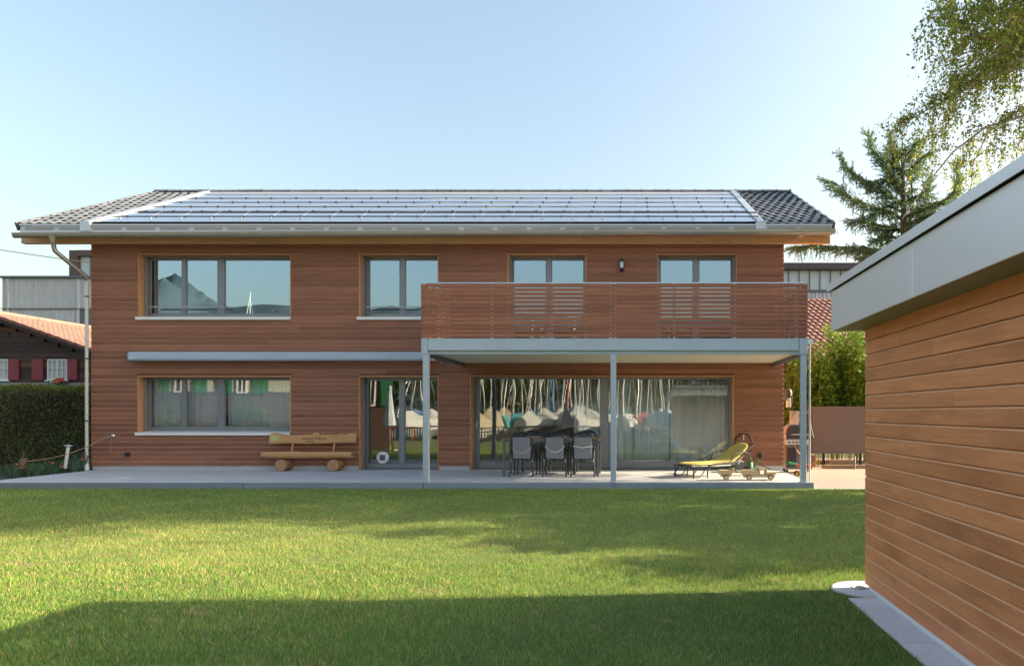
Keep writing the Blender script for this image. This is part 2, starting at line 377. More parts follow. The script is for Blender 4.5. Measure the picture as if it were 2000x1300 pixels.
# hills behind the camera (seen in the window panes)
m_hill_hazy, nt, b = nodes('hazy_hill_forest'); c = coord(nt)  # forest colour shifted to blue, painting in the distance haze
nt.links.new(mixc(nt, ramp(nt, noise(nt, c, .006, 8, .7), [(.4, 0.0), (.6, 1.0)]), (.035, .06, .07), (.085, .12, .145)), b.inputs['Base Color']); b.inputs['Roughness'].default_value = 1
def ridge(name, Y, pts, depth, seed, label):
    r_ = random.Random(seed); Yv = 34.86 - Y; vs_ = []; pr = []
    xs = np.linspace(pts[0][0], pts[-1][0], 160)
    hs = np.interp(xs, [p_[0] for p_ in pts], [p_[1] for p_ in pts])
    for px, py in zip(xs, hs):
        py += r_.uniform(-1, 1) * 1.6
        pr.append(((px - 1240) * Yv / FPX, CAM_Z + (806 - py) * Yv / FPX))
    n = len(pr); ks = 14
    for k in range(ks):
        for x, z in pr:
            f = k / (ks - 1); vs_.append((x + r_.uniform(-1, 1) * 12 * (1 - f), Y + depth * (1 - f), -2 + (z + 2) * f + r_.uniform(-1, 1) * 3.5 * f * (1 - f) * 4 + 9 * math.sin(x * .021 + f * 5) * f * (1 - f) * 4))
    fs = [(k * n + i, k * n + i + 1, (k + 1) * n + i + 1, (k + 1) * n + i) for k in range(ks - 1) for i in range(n - 1)]
    o = MB().add(vs_, fs).build(name, m_hill_hazy, smooth=True); tag(o, label, kind='structure')
ridge('hills', -1500, [(-500, 610), (100, 600), (230, 575), (290, 556), (310, 545), (322, 540), (334, 552), (350, 562), (375, 578), (400, 590), (430, 600), (470, 597), (520, 592), (560, 596), (640, 606), (735, 603), (760, 596), (790, 603), (810, 600), (840, 603), (1000, 615), (1500, 625), (2600, 640)], 260, 3, 'wooded hills mirrored in the upper window panes')
ridge('mountain', -2600, [(-100, 640), (250, 600), (320, 545), (336, 537), (345, 533), (358, 545), (380, 560), (405, 578), (425, 592), (480, 610), (700, 640)], 300, 5, 'rocky mountain peak mirrored in the upper left window')

# ------------------------------------------------------------------ main house
WY = 17.10                      # face of the cladding
sW = WY / FPX
house = thing('timber_house', 'two storey brown timber clad house with solar roof and balcony', 'house', (-4.95, WY, 0))
HX0, HX1 = X_(178, WY), X_(1531, WY)
def wx(px): return (px - 1240) * sW
def wz(py): return CAM_Z - (py - 806) * sW
FY = 17.40
def fx(px): return (px - 1240) * FY / FPX
def fz(py): return CAM_Z - (py - 806) * FY / FPX
BAL_Z = 3.05
OPEN = {   # x0,x1,z0,z1 in the wall plane
    'w1': (wx(272), wx(567), wz(618), wz(497)), 'w2': (wx(703), wx(855), wz(618), wz(497)),
    'd3': (wx(993), wx(1144), BAL_Z + .02, wz(497)), 'd4': (wx(1285), wx(1437), BAL_Z + .02, wz(497)),
    'w5': (wx(271), wx(567), wz(843), wz(736)), 'd6': (wx(703), wx(855), TZ + .02, wz(736)), 'd7': (wx(920), wx(1431), TZ + .02, wz(735))}
holes = list(OPEN.values())
WTOP = 5.99
wall = MB()
for a, b_, c, d in holes_grid(HX0 + .02, HX1 - .02, TZ - .2, WTOP, holes):
    wall.add([(a, WY + .032, c), (b_, WY + .032, c), (b_, WY + .032, d), (a, WY + .032, d)], [(0, 1, 2, 3)])
    wall.add([(a, WY + .50, c), (b_, WY + .50, c), (b_, WY + .50, d), (a, WY + .50, d)], [(0, 3, 2, 1)])
wall.build('wall', m_clad, house)
# side and back walls, room partitions
DEPTH = 8.6
sw = MB()
RIDGE_Y, RIDGE_Z = 21.4, 8.40
for x0, x1 in ((HX0 + .03, HX0 + .25), (HX1 - .25, HX1 - .03)):
    sw.prism([(WY + .06, -.2), (WY + DEPTH, -.2), (WY + DEPTH, 5.9), (RIDGE_Y, 7.95), (WY + .06, 5.9)], 'x', x0, x1)
sw.box(HX0 + .26, HX1 - .26, WY + DEPTH - .25, WY + DEPTH, -.2, 5.9)
sw.build('side_wall', m_room, house)
rm = MB()
for x in (-8.2, -4.75, 0.0): rm.box(x - .06, x + .06, WY + .52, WY + DEPTH - .3, TZ, 5.85)
rm.box(HX0 + .26, HX1 - .26, 20.8, 20.95, TZ, 5.85)
rm.build('room_partition', m_room, house)
fl = MB().box(HX0 + .26, HX1 - .26, WY + .1, WY + DEPTH - .3, -.1, TZ - .02).box(HX0 + .26, HX1 - .26, WY + .52, WY + DEPTH - .3, 2.72, 3.02)
fl.build('room_floor', m_roomfl, house)
# cladding boards
PITCH = .1212
PROF = [(.030, 0), (.003, 0), (0, .004), (0, PITCH - .019), (.016, PITCH - .004), (.030, PITCH - .004)]
def board_mesh(x0, x1, z, y=WY, axis='x'):
    poly = [(y + a, z + q) for a, q in PROF]
    return MB().prism(poly, 'x', x0, x1)
z = wz(909); z_rows = []
while z + PITCH < WTOP - .02: z_rows.append(z); z += PITCH
r_ = random.Random(4)
for z in z_rows:
    zc = z + PITCH / 2
    cuts = sorted((h[0] - .028, h[1] + .028) for h in holes if h[2] - .07 < zc < h[3] + .035)
    segs = []; x = HX0
    for a, b_ in cuts:
        if a > x: segs.append((x, a))
        x = max(x, b_)
    if x < HX1: segs.append((x, HX1))
    for a, b_ in segs:
        if b_ - a > 6.0:
            n = 3 if b_ - a > 12 else 2
            js = sorted(a + (b_ - a) * (k + r_.uniform(.7, 1.3)) / n for k in range(n - 1))
        elif b_ - a > 2.6 and r_.random() < .22: js = [a + (b_ - a) * r_.uniform(.3, .7)]
        else: js = []
        e = [a] + js + [b_]
        for p0, p1 in zip(e, e[1:]):
            board_mesh(p0 + (.001 if p0 != a else 0), p1 - (.001 if p1 != b_ else 0), z, WY + r_.uniform(-.0015, .0015)).build('board', m_clad, house, mat2=m_edge_lit, mat2_faces=(5,))
# side cladding, one joined part per gable
for x, s in ((HX0, -1), (HX1, 1)):
    mb = MB(); z = wz(909)
    while z < 7.6:
        y1 = WY + DEPTH; y0 = WY + .031
        if z > 5.6:
            k = (z - 5.6) / .484; y0 += k; y1 -= k
        if y1 - y0 > .2:
            q = [(x + s * (0 - a), z + b_) for a, b_ in PROF]
            mb.prism([(a, b_) for a, b_ in q], 'y', y0, y1)
        z += PITCH
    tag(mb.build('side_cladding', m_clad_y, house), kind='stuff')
pl = MB()
px_ = [HX0 + .02] + [v for k in ('d6', 'd7') for v in (OPEN[k][0] - .03, OPEN[k][1] + .03)] + [HX1 - .02]
for a, b_ in zip(px_[::2], px_[1::2]): MB().box(a, b_, WY + .02, WY + .031, -.1, wz(909) + .004).build('plinth', m_plinth, house)

def glazing(key, kind, panes, z0, z1, sill=None, guard=None, glass=m_glass, thresh=0):
    x0, x1, a, d = OPEN[key]
    fr = MB()
    ph = [(p_[0], p_[1], z0, z1) for p_ in panes]
    for q in holes_grid(x0 + .004, x1 - .004, a + .004, d - .004, ph): fr.box(q[0], q[1], FY, FY + .075, q[2], q[3])
    for p0, p1 in panes:     # glazing beads
        for q in ((p0, p1, z0, z0 + .018), (p0, p1, z1 - .018, z1), (p0, p0 + .018, z0 + .019, z1 - .019), (p1 - .018, p1, z0 + .019, z1 - .019)):
            fr.box(q[0] + .0005, q[1] - .0005, FY + .014, FY + .060, q[2] + .0005, q[3] - .0005)
    frame = fr.build(kind, m_frame, house, bevel=.004)
    for p0, p1 in panes: MB().box(p0 + .012, p1 - .012, FY + .032, FY + .044, z0 + .012, z1 - .012).build('pane', glass, frame)
    t = .022; pr_ = WY - .012
    MB().box(x0 - .026, x0, pr_, FY + .07, a - (.0 if not sill else .02), d).build('jamb', m_lining, frame)
    MB().box(x1, x1 + .026, pr_, FY + .07, a - (.0 if not sill else .02), d).build('jamb', m_lining, frame)
    MB().box(x0 - .026, x1 + .026, pr_, FY + .07, d + .001, d + .028).build('lintel', m_lining, frame)
    # blind guide rails
    for q in (x0 + .001, x1 - .045): MB().box(q, q + .044, WY + .16, WY + .20, a + .01, d - .002).build('blind_rail', m_frame, frame)
    if sill:
        MB().prism([(WY - .055, a - .012), (FY + .02, a + .012), (FY + .02, a - .06), (WY - .05, a - .085), (WY - .055, a - .085)], 'x', x0 - .065, x1 + .012).build('sill', m_white, frame)
    else:
        MB().box(x0, x1, WY - .01, FY + .08, a - .12 if thresh else a - .03, a - .001).build('threshold', m_frame, frame)
    if guard:
        MB().tube([(guard[0], WY + .12, guard[2]), (guard[1], WY + .12, guard[2])], .018).build('guard_rail', m_alu, frame, smooth=True)
    return frame

P1 = [(fx(293), fx(355)), (fx(363), fx(425)), (fx(438), wx(567) - .06)]
g1 = glazing('w1', 'window', P1, fz(613), fz(507), True, (wx(285), wx(433), wz(598)), m_glass_up)
glazing('w2', 'window', [(fx(719), fx(781)), (fx(791), wx(855) - .06)], fz(613), fz(507), True, (wx(712), wx(853), wz(598)), m_glass_up)
glazing('d3', 'balcony_door', [(wx(993) + .07, fx(1067)), (fx(1077), wx(1144) - .07)], BAL_Z + .16, fz(507), glass=m_glass_up)
glazing('d4', 'balcony_door', [(wx(1285) + .07, fx(1354)), (fx(1365), wx(1437) - .07)], BAL_Z + .16, fz(507), glass=m_glass_up)
glazing('w5', 'window', P1, fz(834), fz(741), True)
d6 = glazing('d6', 'terrace_door', [(fx(718), fx(780)), (fx(790), wx(855) - .06)], fz(906), fz(742))
d7 = glazing('d7', 'sliding_door', [(fx(935), fx(1173)), (fx(1187), wx(1431) - .07)], fz(902), fz(739))
# round cat flap in the terrace door
cx, cz = fx(747.5), fz(893)
cf = MB().lathe([(.155, 0), (.155, .03), (.14, .045), (.09, .045)], (cx, FY + .02, cz), 28, (R(90), 0, 0)).build('cat_flap', m_white, d6, smooth=True)
MB().box(cx - .085, cx + .085, FY - .035, FY - .026, cz - .085, cz + .085).build('flap_frame', m_vent, cf, bevel=.01) if False else None
MB().box(cx - .07, cx + .07, FY - .032, FY - .024, cz - .07, cz + .07).build('flap_pane', m_steel_d, d6, bevel=.008)
MB().box(fx(929.5), fx(932), FY - .03, FY - .001, fz(836), fz(824)).build('door_handle', m_alu, d7, bevel=.004)

# awning cassette
ax0, ax1 = X_(253, 16.9), X_(847, 16.9)
aw = MB().prism([(16.86, Z_(704, 16.86)), (16.83, Z_(701, 16.86)), (16.83, Z_(690, 16.86)), (16.86, Z_(687, 16.86)), (17.095, Z_(687, 16.86)), (17.095, Z_(704, 16.86) + .01)], 'x', ax0, ax1).build('awning_box', m_steel, house, bevel=.004)
MB().box(ax0 - .018, ax0 - .001, 16.825, 17.095, Z_(704.5, 16.86), Z_(686.5, 16.86)).build('end_cap', m_steel_d, aw)
MB().box(ax1 + .001, ax1 + .018, 16.825, 17.095, Z_(704.5, 16.86), Z_(686.5, 16.86)).build('end_cap', m_white, aw)
MB().box(ax0 + .07, ax0 + .12, 16.826, 16.829, Z_(700, 16.86), Z_(698, 16.86)).build('badge', m_white, aw)
MB().box(wx(862), wx(868), WY - .05, WY - .002, wz(711.5), wz(705)).build('sensor_box', m_steel_d, house, bevel=.005)
# socket box
so = MB().box(wx(246), wx(254), WY - .05, WY - .001, wz(890), wz(882.5)).build('socket_box', m_dark, house, bevel=.008)
so2 = MB().box(wx(1479.5), wx(1487), WY - .05, WY - .001, wz(893), wz(884.5)).build('socket_box', m_dark, house, bevel=.008)

# ---- roof
EY, EZ = 16.60, 6.125
SL = math.hypot(RIDGE_Y - EY, 8.44 - EZ); TH = math.atan2(8.44 - EZ, RIDGE_Y - EY)
RX0, RX1 = X_(33, EY), X_(1630, EY)
nrm = Vector((0, -math.sin(TH), math.cos(TH))); slo = Vector((0, math.cos(TH), math.sin(TH)))
def rp(x, s, h=0.0): return Vector((x, EY, EZ)) + slo * s + nrm * h
rf = MB()
rf.prism([(EY + .03, EZ - .06), (RIDGE_Y, 8.37), (2 * RIDGE_Y - EY, EZ - .06), (2 * RIDGE_Y - EY, EZ - .24), (RIDGE_Y, 8.12), (EY + .12, EZ - .22), (EY + .03, EZ - .2)], 'x', RX0 + .05, RX1 - .05)
m_roofslab = plain('roof_boarding', (.30, .20, .12), .8, var=.15)
roof = rf.build('roof', m_roofslab, house)
TH_OFF = house.location
# tile prototype (x across, y up slope, z normal)
def tile_mesh(w=.236, l=.405):
    xs = np.linspace(0, w, 9); top = [.040 + .018 * math.sin(2 * math.pi * x / w - .6) for x in xs]
    v = []; f = []
    for yy, dz in ((0, 0), (l, -.022)):
        for x, t in zip(xs, top): v.append((x, yy, t + dz))
        for x, t in zip(xs, top): v.append((x, yy + (.004 if yy == 0 else 0), t + dz - .026))
    n = len(xs)
    for i in range(n - 1):
        f += [(i, i + 1, 2 * n + i + 1, 2 * n + i), (i, n + i, n + i + 1, i + 1)]
    f += [(0, 2 * n, 3 * n, n), (n - 1, 2 * n - 1, 4 * n - 1, 3 * n - 1)]
    me = bpy.data.meshes.new('tile'); me.from_pydata(v, [], f); me.materials.append(m_tile)
    import bmesh
    bm = bmesh.new(); bm.from_mesh(me); bmesh.ops.recalc_face_normals(bm, faces=bm.faces); bm.to_mesh(me); bm.free()
    return me
tme = tile_mesh(); thalf = tile_mesh(.118)
NR = 15; PX0, PX1 = X_(181, 16.66), X_(1477, 16.66)
ROW = (SL - .05) / NR
def put(me, name, p_, rot, parent):
    o = bpy.data.objects.new(name, me); link(o, parent); o.location = p_ - TH_OFF; o.rotation_euler = rot; return o
r_ = random.Random(9)
for k in range(NR):
    for x0, x1 in ((RX0, PX0 - .19), (PX1 + .19, RX1)):
        x = x0
        if k % 2: put(thalf, 'tile', rp(x, k * ROW, -.0), (TH, 0, 0), roof); x += .12
        while x < x1 - .1:
            put(tme, 'tile', rp(x, k * ROW, r_.uniform(-.003, .004)), (TH + r_.uniform(-.008, .008), 0, r_.uniform(-.006, .006)), roof); x += .24
# back slope as one joined sheet of ribs
bs = MB()
for k in range(NR):
    y0 = 2 * RIDGE_Y - EY - k * ROW * math.cos(TH); z0 = EZ + k * ROW * math.sin(TH)
    bs.add([(RX0, y0, z0 + .05), (RX1, y0, z0 + .05), (RX1, y0 - ROW * math.cos(TH) * 1.02, z0 + ROW * math.sin(TH) + .02), (RX0, y0 - ROW * math.cos(TH) * 1.02, z0 + ROW * math.sin(TH) + .02),
            (RX0, y0, z0 - .05), (RX1, y0, z0 - .05)], [(0, 1, 2, 3), (0, 4, 5, 1)])
bs.build('back_tiles', m_tile, roof)
# verge boards
for x, s in ((RX0 + .0, 1), (RX1, -1)):
    mb = MB(); q = [rp(x, -.02, .055), rp(x, SL, .055), rp(x, SL, -.14), rp(x, -.02, -.14)]
    mb.prism([(v.y, v.z) for v in q], 'x', x - .03, x + .012); mb.build('verge_trim', m_tile, roof)
# ridge tiles
rme = MB(); n = 9
for i, (x, r) in enumerate(((0, .125), (.05, .135), (.055, .118), (.44, .112))):
    pass
def ridge_mesh():
    v = []; f = []; ring = [(0, .128), (.045, .128), (.05, .112), (.455, .118)]; n = 10
    for x, r in ring:
        for k in range(n + 1):
            a = math.pi * k / n; v.append((-x, r * 1.25 * math.cos(a), r * math.sin(a) * .85 - .035))
    for i in range(3):
        for k in range(n): f.append((i * (n + 1) + k, i * (n + 1) + k + 1, (i + 1) * (n + 1) + k + 1, (i + 1) * (n + 1) + k))
    f.append(tuple(range(n + 1)))
    me = bpy.data.meshes.new('ridge_tile'); me.from_pydata(v, [], f); me.materials.append(m_tile)
    return me
rmm = ridge_mesh(); x = RX1 + .02
while x - .42 > RX0 - .05:
    put(rmm, 'ridge_tile', Vector((x, RIDGE_Y, 8.475 + r_.uniform(-.004, .004))), (0, 0, 0), roof); x -= .422
# solar panels
NCOL, NROW = 11, 6; S0, S1 = .10, SL * .875
pw = (PX1 - PX0) / NCOL; phh = (S1 - S0) / NROW
def panel_mesh():
    w_, l_ = pw - .004, phh + .05
    v = [(0, 0, .062), (w_, 0, .062), (w_, l_, .042), (0, l_, .042), (0, .002, .045), (w_, .002, .045), (w_, l_, .02), (0, l_, .02)]
    me = bpy.data.meshes.new('solar_panel'); me.from_pydata(v, [], [(0, 1, 2, 3), (7, 6, 5, 4), (0, 4, 5, 1), (1, 5, 6, 2), (2, 6, 7, 3), (3, 7, 4, 0)]); me.materials.append(m_pv); return me
pme = panel_mesh()
clipme = MB().box(-.022, .022, -.01, .012, .045, .070).build('clip', m_dark).data
bpy.data.objects.remove(bpy.data.objects['clip'])
for j in range(NROW):
    for i in range(NCOL):
        o = put(pme, 'solar_panel', rp(PX0 + i * pw + .002, S0 + j * phh, 0), (TH + r_.uniform(-.0012, .0012), 0, 0), roof)
        for q in (.22, .72):
            put(clipme, 'panel_clip', rp(PX0 + (i + q + .06 * ((j * 5) % 7)) * pw % 99 if False else PX0 + (i + q) * pw, S0 + j * phh, .004), (TH, 0, 0), roof) if j > 0 else None
# sheet under and above the panels, side flashings
fl_ = MB().prism([(rp(0, .03, .01).y, rp(0, .03, .01).z), (rp(0, SL - .1, .01).y, rp(0, SL - .1, .01).z), (rp(0, SL - .1, -.02).y, rp(0, SL - .1, -.02).z), (rp(0, .03, -.02).y, rp(0, .03, -.02).z)], 'x', PX0, PX1)
fl_.build('panel_backing', m_dark, roof)
tp = MB(); q = [rp(0, S1 + .03, .06), rp(0, SL - .12, .05), rp(0, SL - .12, .03), rp(0, S1 + .03, .03)]
tp.prism([(v.y, v.z) for v in q], 'x', PX0, PX1); tp.build('top_flashing', m_alu, roof)
for x0, x1 in ((PX0 - .19, PX0 - .006), (PX1 + .006, PX1 + .19)):
    q = [rp(0, -.01, .085), rp(0, SL - .1, .085), rp(0, SL - .1, .02), rp(0, -.01, .02)]
    MB().prism([(v.y, v.z) for v in q], 'x', x0, x1).build('flashing', m_alu, roof, bevel=.01)
# snow guard
for s, h in ((.38, .13), (.70, .17)):
    MB().tube([rp(PX0 + .75 if s > .5 else PX0 + .3, s, h), rp(PX1 + .1, s, h)], .017, 6).build('snow_bar', m_dark if s > .5 else m_steel_d, roof, smooth=True)
for i in range(22):
    x = PX0 + .55 + i * .742
    mb = MB(); mb.tube([rp(x, .26, .08), rp(x, .38, .13), rp(x, .70, .17), rp(x + .0, .80, .19)], .005, 5); mb.box(x - .01, x + .04, rp(x, .26, .1).y - .02, rp(x, .26, .1).y + .03, rp(x, .26, .085).z, rp(x, .26, .1).z)
    mb.build('snow_bracket', m_zinc, roof)
# ventilated eaves strip
VY = EY - .02
vs0, vs1 = RX0 + .10, RX1 - .07
ev = MB().box(vs0, vs1, VY, VY + .05, Z_(458, VY), Z_(438.5, VY)).build('eaves_strip', m_vent, roof)
MB().box(vs0 - .01, vs1 + .01, VY - .035, VY + .02, Z_(441, VY), Z_(438, VY)).build('drip_edge', m_alu, ev)
MB().box(vs0 - .005, vs1 + .005, VY - .03, VY - .002, Z_(458, VY), Z_(454.5, VY)).build('drip_edge', m_alu, ev)
m_grille, nt, b = nodes('perforated_grille'); c = coord(nt)
wv = nt.nodes.new('ShaderNodeTexWave'); wv.inputs['Scale'].default_value = 14; nt.links.new(c, wv.inputs[0])
nt.links.new(mixc(nt, wv.outputs['Fac'], (.14, .15, .17), (.42, .44, .46)), b.inputs['Base Color']); b.inputs['Roughness'].default_value = .5
x = vs0 + .12
while x < vs1 - .7:
    MB().box(x, x + .70, VY - .004, VY + .01, Z_(449.5, VY), Z_(444, VY)).build('vent_grille', m_grille, ev); x += .82
MB().box(PX0 - .22, PX0 + .03, VY - .04, VY - .001, Z_(452, VY), Z_(434, VY)).build('strip_cap', m_alu, ev, bevel=.006)
MB().box(PX1 - .03, PX1 + .22, VY - .04, VY - .001, Z_(452, VY), Z_(434, VY)).build('strip_cap', m_alu, ev, bevel=.006)
# eaves beam and rafter feet
beam = MB().box(X_(41, 16.95), X_(1622, 16.95), 16.95, 17.086, Z_(475, 16.95), Z_(475, 16.95) + .24).build('eaves_beam', m_beam, house, bevel=.008)
# gutter
GY = 16.44; gz0, gz1 = Z_(456.5, GY), Z_(448.5, GY)
gx0, gx1 = X_(28, GY), X_(1630, GY)
gut = MB(); v = []; N = 10
for x, zt in ((gx0, gz0), (gx1, gz1)):
    for k in range(N + 1):
        a = math.pi + math.pi * k / N; v.append((x, GY + .075 * math.cos(a), zt + .105 * math.sin(a)))
    for k in range(N, -1, -1):
        a = math.pi + math.pi * k / N; v.append((x, GY + .070 * math.cos(a), zt + .100 * math.sin(a)))
M2 = 2 * (N + 1)
gut.add(v, [(k, (k + 1) % M2, M2 + (k + 1) % M2, M2 + k) for k in range(M2)] + [(k, k + 1, M2 - 2 - k, M2 - 1 - k) for k in range(N)] + [(M2 + k + 1, M2 + k, 2 * M2 - 1 - k, 2 * M2 - 2 - k) for k in range(N)])
gutter = gut.build('gutter', m_zinc, house, smooth=True)
MB().tube([(gx0, GY - .075, gz0), (gx1, GY - .075, gz1)], .011, 8).build('gutter_bead', m_zinc, gutter, smooth=True)
for e, zt in ((gx0, gz0), (gx1, gz1)):
    MB().prism([(GY + .074 * math.cos(math.pi + math.pi * k / 12), zt + .104 * math.sin(math.pi + math.pi * k / 12)) for k in range(13)], 'x', e - .004, e + .004).build('gutter_end', m_zinc, gutter)
for i in range(24):
    x = gx0 + .45 + i * .842; zt = gz0 + (gz1 - gz0) * (x - gx0) / (gx1 - gx0); mb = MB()
    mb.tube([(x, GY + .081 * math.cos(math.pi + math.pi * k / 10), zt + .111 * math.sin(math.pi + math.pi * k / 10)) for k in range(11)], .007, 5)
    mb.build('gutter_bracket', m_zinc, gutter)
# downpipe
m_pipe = plain('downpipe_zinc', (.30, .30, .29), .4, .6, var=.1)
c0 = Vector((X_(103, GY), GY, gz0 - .03))
e0 = P(105, 488, 16.5); e1 = Vector((HX0 + .01, 17.02, Z_(545, 17.02))); 
pts = [c0 + Vector((0, 0, -.1)), e0 + Vector((0, 0, .08)), e0 + Vector((.02, .01, -.02)), e0.lerp(e1, .12), e0.lerp(e1, .9), e1 + Vector((-.035, 0, -.02)), e1 + Vector((-.055, 0, -.1)), Vector((HX0 - .045, 17.02, 3.0)), Vector((HX0 - .045, 17.02, .0))]
dp = MB().tube(pts[:6], .05, 12).build('downpipe', m_pipe, house, smooth=True)
MB().lathe([(.05, -.16), (.055, -.12), (.11, 0)], c0, 12).build('funnel', m_zinc, dp, smooth=True)
m_pipew = plain('pale_pipe', (.62, .62, .60), .45, .2, var=.06)
MB().tube(pts[5:], .037, 12).build('lower_pipe', m_pipew, dp, smooth=True)
for zz in (4.45, 2.9, 1.35): MB().lathe([(.046, -.02), (.046, .02)], (HX0 - .045, 17.02, zz), 10).build('pipe_clip', m_steel_d, dp)
MB().lathe([(.05, 0), (.05, .32), (.04, .36)], (HX0 - .045, 17.02, -.05), 12).build('pipe_base', m_white, dp, smooth=True)

# ---- balcony (part of the house)
BY = 14.0
bx0, bx1 = X_(823, BY), X_(1577, BY)
fb = MB().box(X_(835.5, BY), X_(1560, BY), BY - .005, BY + .14, Z_(684, BY), Z_(660.5, BY))
balcony = fb.build('balcony', m_steel, house, bevel=.006)
MB().box(bx0, bx1, BY + .06, BY + .2, Z_(691, BY), Z_(683.8, BY)).build('front_beam', m_steel, balcony, bevel=.005)
for a, b_ in ((823, 835), (1561, 1577)):
    MB().box(X_(a, BY), X_(b_, BY), BY - .012, BY + .2, Z_(691.3, BY), Z_(660, BY)).build('corner_plate', m_steel, balcony, bevel=.004)
for px in (831, 1198, 1570):
    MB().box(X_(px, BY) - .057, X_(px, BY) + .057, BY + .0, BY + .11, TZ, Z_(691.5, BY)).build('post', m_steel, balcony, bevel=.006)
    MB().box(X_(px, BY) - .075, X_(px, BY) + .075, BY - .005, BY + .13, TZ + .006, TZ + .014).build('foot_plate', m_steel, balcony)
for x in (bx0 + .03, bx1 - .11): MB().box(x, x + .08, BY + .2, WY - .02, Z_(691, BY) - .04, 3.0).build('side_beam', m_steel_d, balcony)
m_soffit = plain('soffit_panel', (.66, .63, .52), .7, var=.05, scale=2)
MB().box(bx0 + .12, bx1 - .12, BY + .2, WY - .03, 2.80, 2.83).build('soffit', m_soffit, balcony)
MB().box(bx0 + .05, bx1 - .05, BY + .15, WY - .02, 2.98, BAL_Z).build('balcony_floor', m_plinth, balcony)
MB().box(X_(840, BY), X_(842.5, BY), BY - .009, BY - .005, Z_(675, BY), Z_(673, BY)).build('badge', m_white, balcony)
sp = 8.05 * BY / FPX; sz0 = Z_(659, BY)
mid = X_(1197.5, BY)
uprights = [858, 961, 1079, 1193, 1202, 1317, 1435, 1556]
for k in range(13):
    z0 = sz0 + k * sp + .012
    for a, b_ in ((bx0 - .002, mid - .005), (mid + .005, bx1)):
        j = r_.uniform(-.002, .002)
        MB().box(a, b_, BY - .03 + j, BY - .004 + j, z0, z0 + .066).build('slat', m_slat, balcony)
    for x in (bx0 + .0, bx1 - .026): MB().box(x, x + .024, BY + .0, WY - .05, z0, z0 + .066).build('side_slat', m_slat_y, balcony)
for px in uprights:
    x = X_(px, BY); MB().box(x - .022, x + .022, BY + .0, BY + .012, Z_(664, BY), Z_(553, BY)).build('upright', m_alu, balcony)
for x in (bx0 + .04, bx1 - .05):
    for y in (14.9, 15.9, 16.8): MB().box(x - .006, x + .006, y, y + .045, 3.0, Z_(553, BY)).build('upright', m_alu, balcony)
hz = Z_(552.5, BY)
MB().tube([(X_(832, BY), BY + .03, hz), (X_(1571, BY), BY + .03, hz)], .021, 10).build('handrail', m_alu, balcony, smooth=True)
for x in (X_(832, BY), X_(1571, BY)): MB().tube([(x, BY + .03, hz), (x, WY - .03, hz)], .02, 10).build('handrail', m_alu, balcony, smooth=True)
# terrace drain pipe next to the right post
tx = X_(1584, 13.95)
MB().box(X_(1577.5, BY), X_(1588, BY), BY - .01, BY + .16, Z_(672, BY), Z_(662, BY)).build('rain_outlet', m_white, balcony, bevel=.004)
MB().tube([(tx, BY + .05, Z_(672, BY)), (tx, BY + .05, .0)], .02, 10).build('drain_pipe', m_alu, balcony, smooth=True)
for zz in (Z_(714, BY), Z_(916, BY)): MB().box(X_(1574, BY), tx, BY + .04, BY + .055, zz - .008, zz + .008).build('pipe_holder', m_alu, balcony)

# ------------------------------------------------------------------ garage on the right
GX, GYF = 2.02, 6.02
garage = thing('garage', 'flat roofed garage with wide timber boards and metal roof edge', 'garage', (GX + 2, 2, 0))
GB = -3.0
MB().box(GX + .032, GX + 4.2, GB, GYF - .032, .0, 2.30).build('core_wall', m_clad_y, garage)
z = .055; r_ = random.Random(21); GP = (2.297 - .055) / 19
prof = [(.030, 0), (.003, 0), (0, .004), (0, GP - .016), (.012, GP - .005), (.030, GP - .005)]
for k in range(19):
    js = sorted([r_.uniform(3.6, 5.7), r_.uniform(1.2, 3.4), r_.uniform(-1.5, .6)]) if k % 3 else [r_.uniform(2.4, 5.2), r_.uniform(-1.5, 1)]
    e = sorted([GB, GYF - .03] + js)
    if k % 4 == 2: e = sorted([GB, GYF - .03, .5])
    for a, b_ in zip(e, e[1:]):
        j = r_.uniform(-.0015, .0015)
        MB().prism([(GX + q + j, z + w) for q, w in prof], 'y', a + .0008, b_ - .0008).build('board', m_clad_y, garage, mat2=m_edge_g_lit, mat2_faces=(5,))
    MB().prism([(GYF - q, z + w) for q, w in prof], 'x', GX + .031, GX + 4.2).build('end_board', m_clad, garage)
    z += GP
MB().box(GX + .012, GX + 4.2, GB, GYF - .1, -.14, .05).build('plinth', m_white, garage)
# roof edge
FX = 1.76; FYE = 6.12
ga = MB().box(FX + .03, GX + 4.5, GB - .2, FYE - .03, 2.30, 2.63).build('roof_slab', m_plinth, garage)
m_soff_g = wood('garage_soffit_board', (.28, .25, .16), (.36, .33, .22), 'y', rand=.05)
MB().box(FX + .012, GX + .2, GB - .2, FYE - .012, 2.285, 2.298).build('soffit', m_soff_g, garage)
YJ = 1.76 * FPX / 542
for a, b_ in ((GB - .2, 1.0), (1.006, YJ - .004), (YJ + .004, FYE)):
    MB().box(FX, FX + .012, a, b_, 2.28, 2.632).build('fascia', m_galv, garage, bevel=.003)
MB().box(FX + .013, GX + 4.5, FYE - .012, FYE, 2.28, 2.632).build('fascia', m_galv, garage, bevel=.003)
for a, b_ in ((GB - .25, YJ + .25), (YJ + .256, FYE + .035)):
    MB().prism([(FX - .030, 2.636), (FX - .030, 2.70), (FX + .3, 2.712), (FX + .3, 2.700), (FX - .024, 2.694), (FX - .024, 2.636)], 'y', a, b_).build('roof_trim', m_galv, garage)
MB().box(FX + .3, GX + 4.5, GB - .25, FYE + .035, 2.69, 2.71).build('roof_sheet', m_galv, garage)
MB().box(FX - .024, GX + 4.5, FYE + .028, FYE + .035, 2.636, 2.70).build('roof_trim', m_galv, garage)
MB().box(FX + .02, FX + .03, GB - .2, FYE - .02, 2.632, 2.69).build('shadow_gap', m_dark, garage)
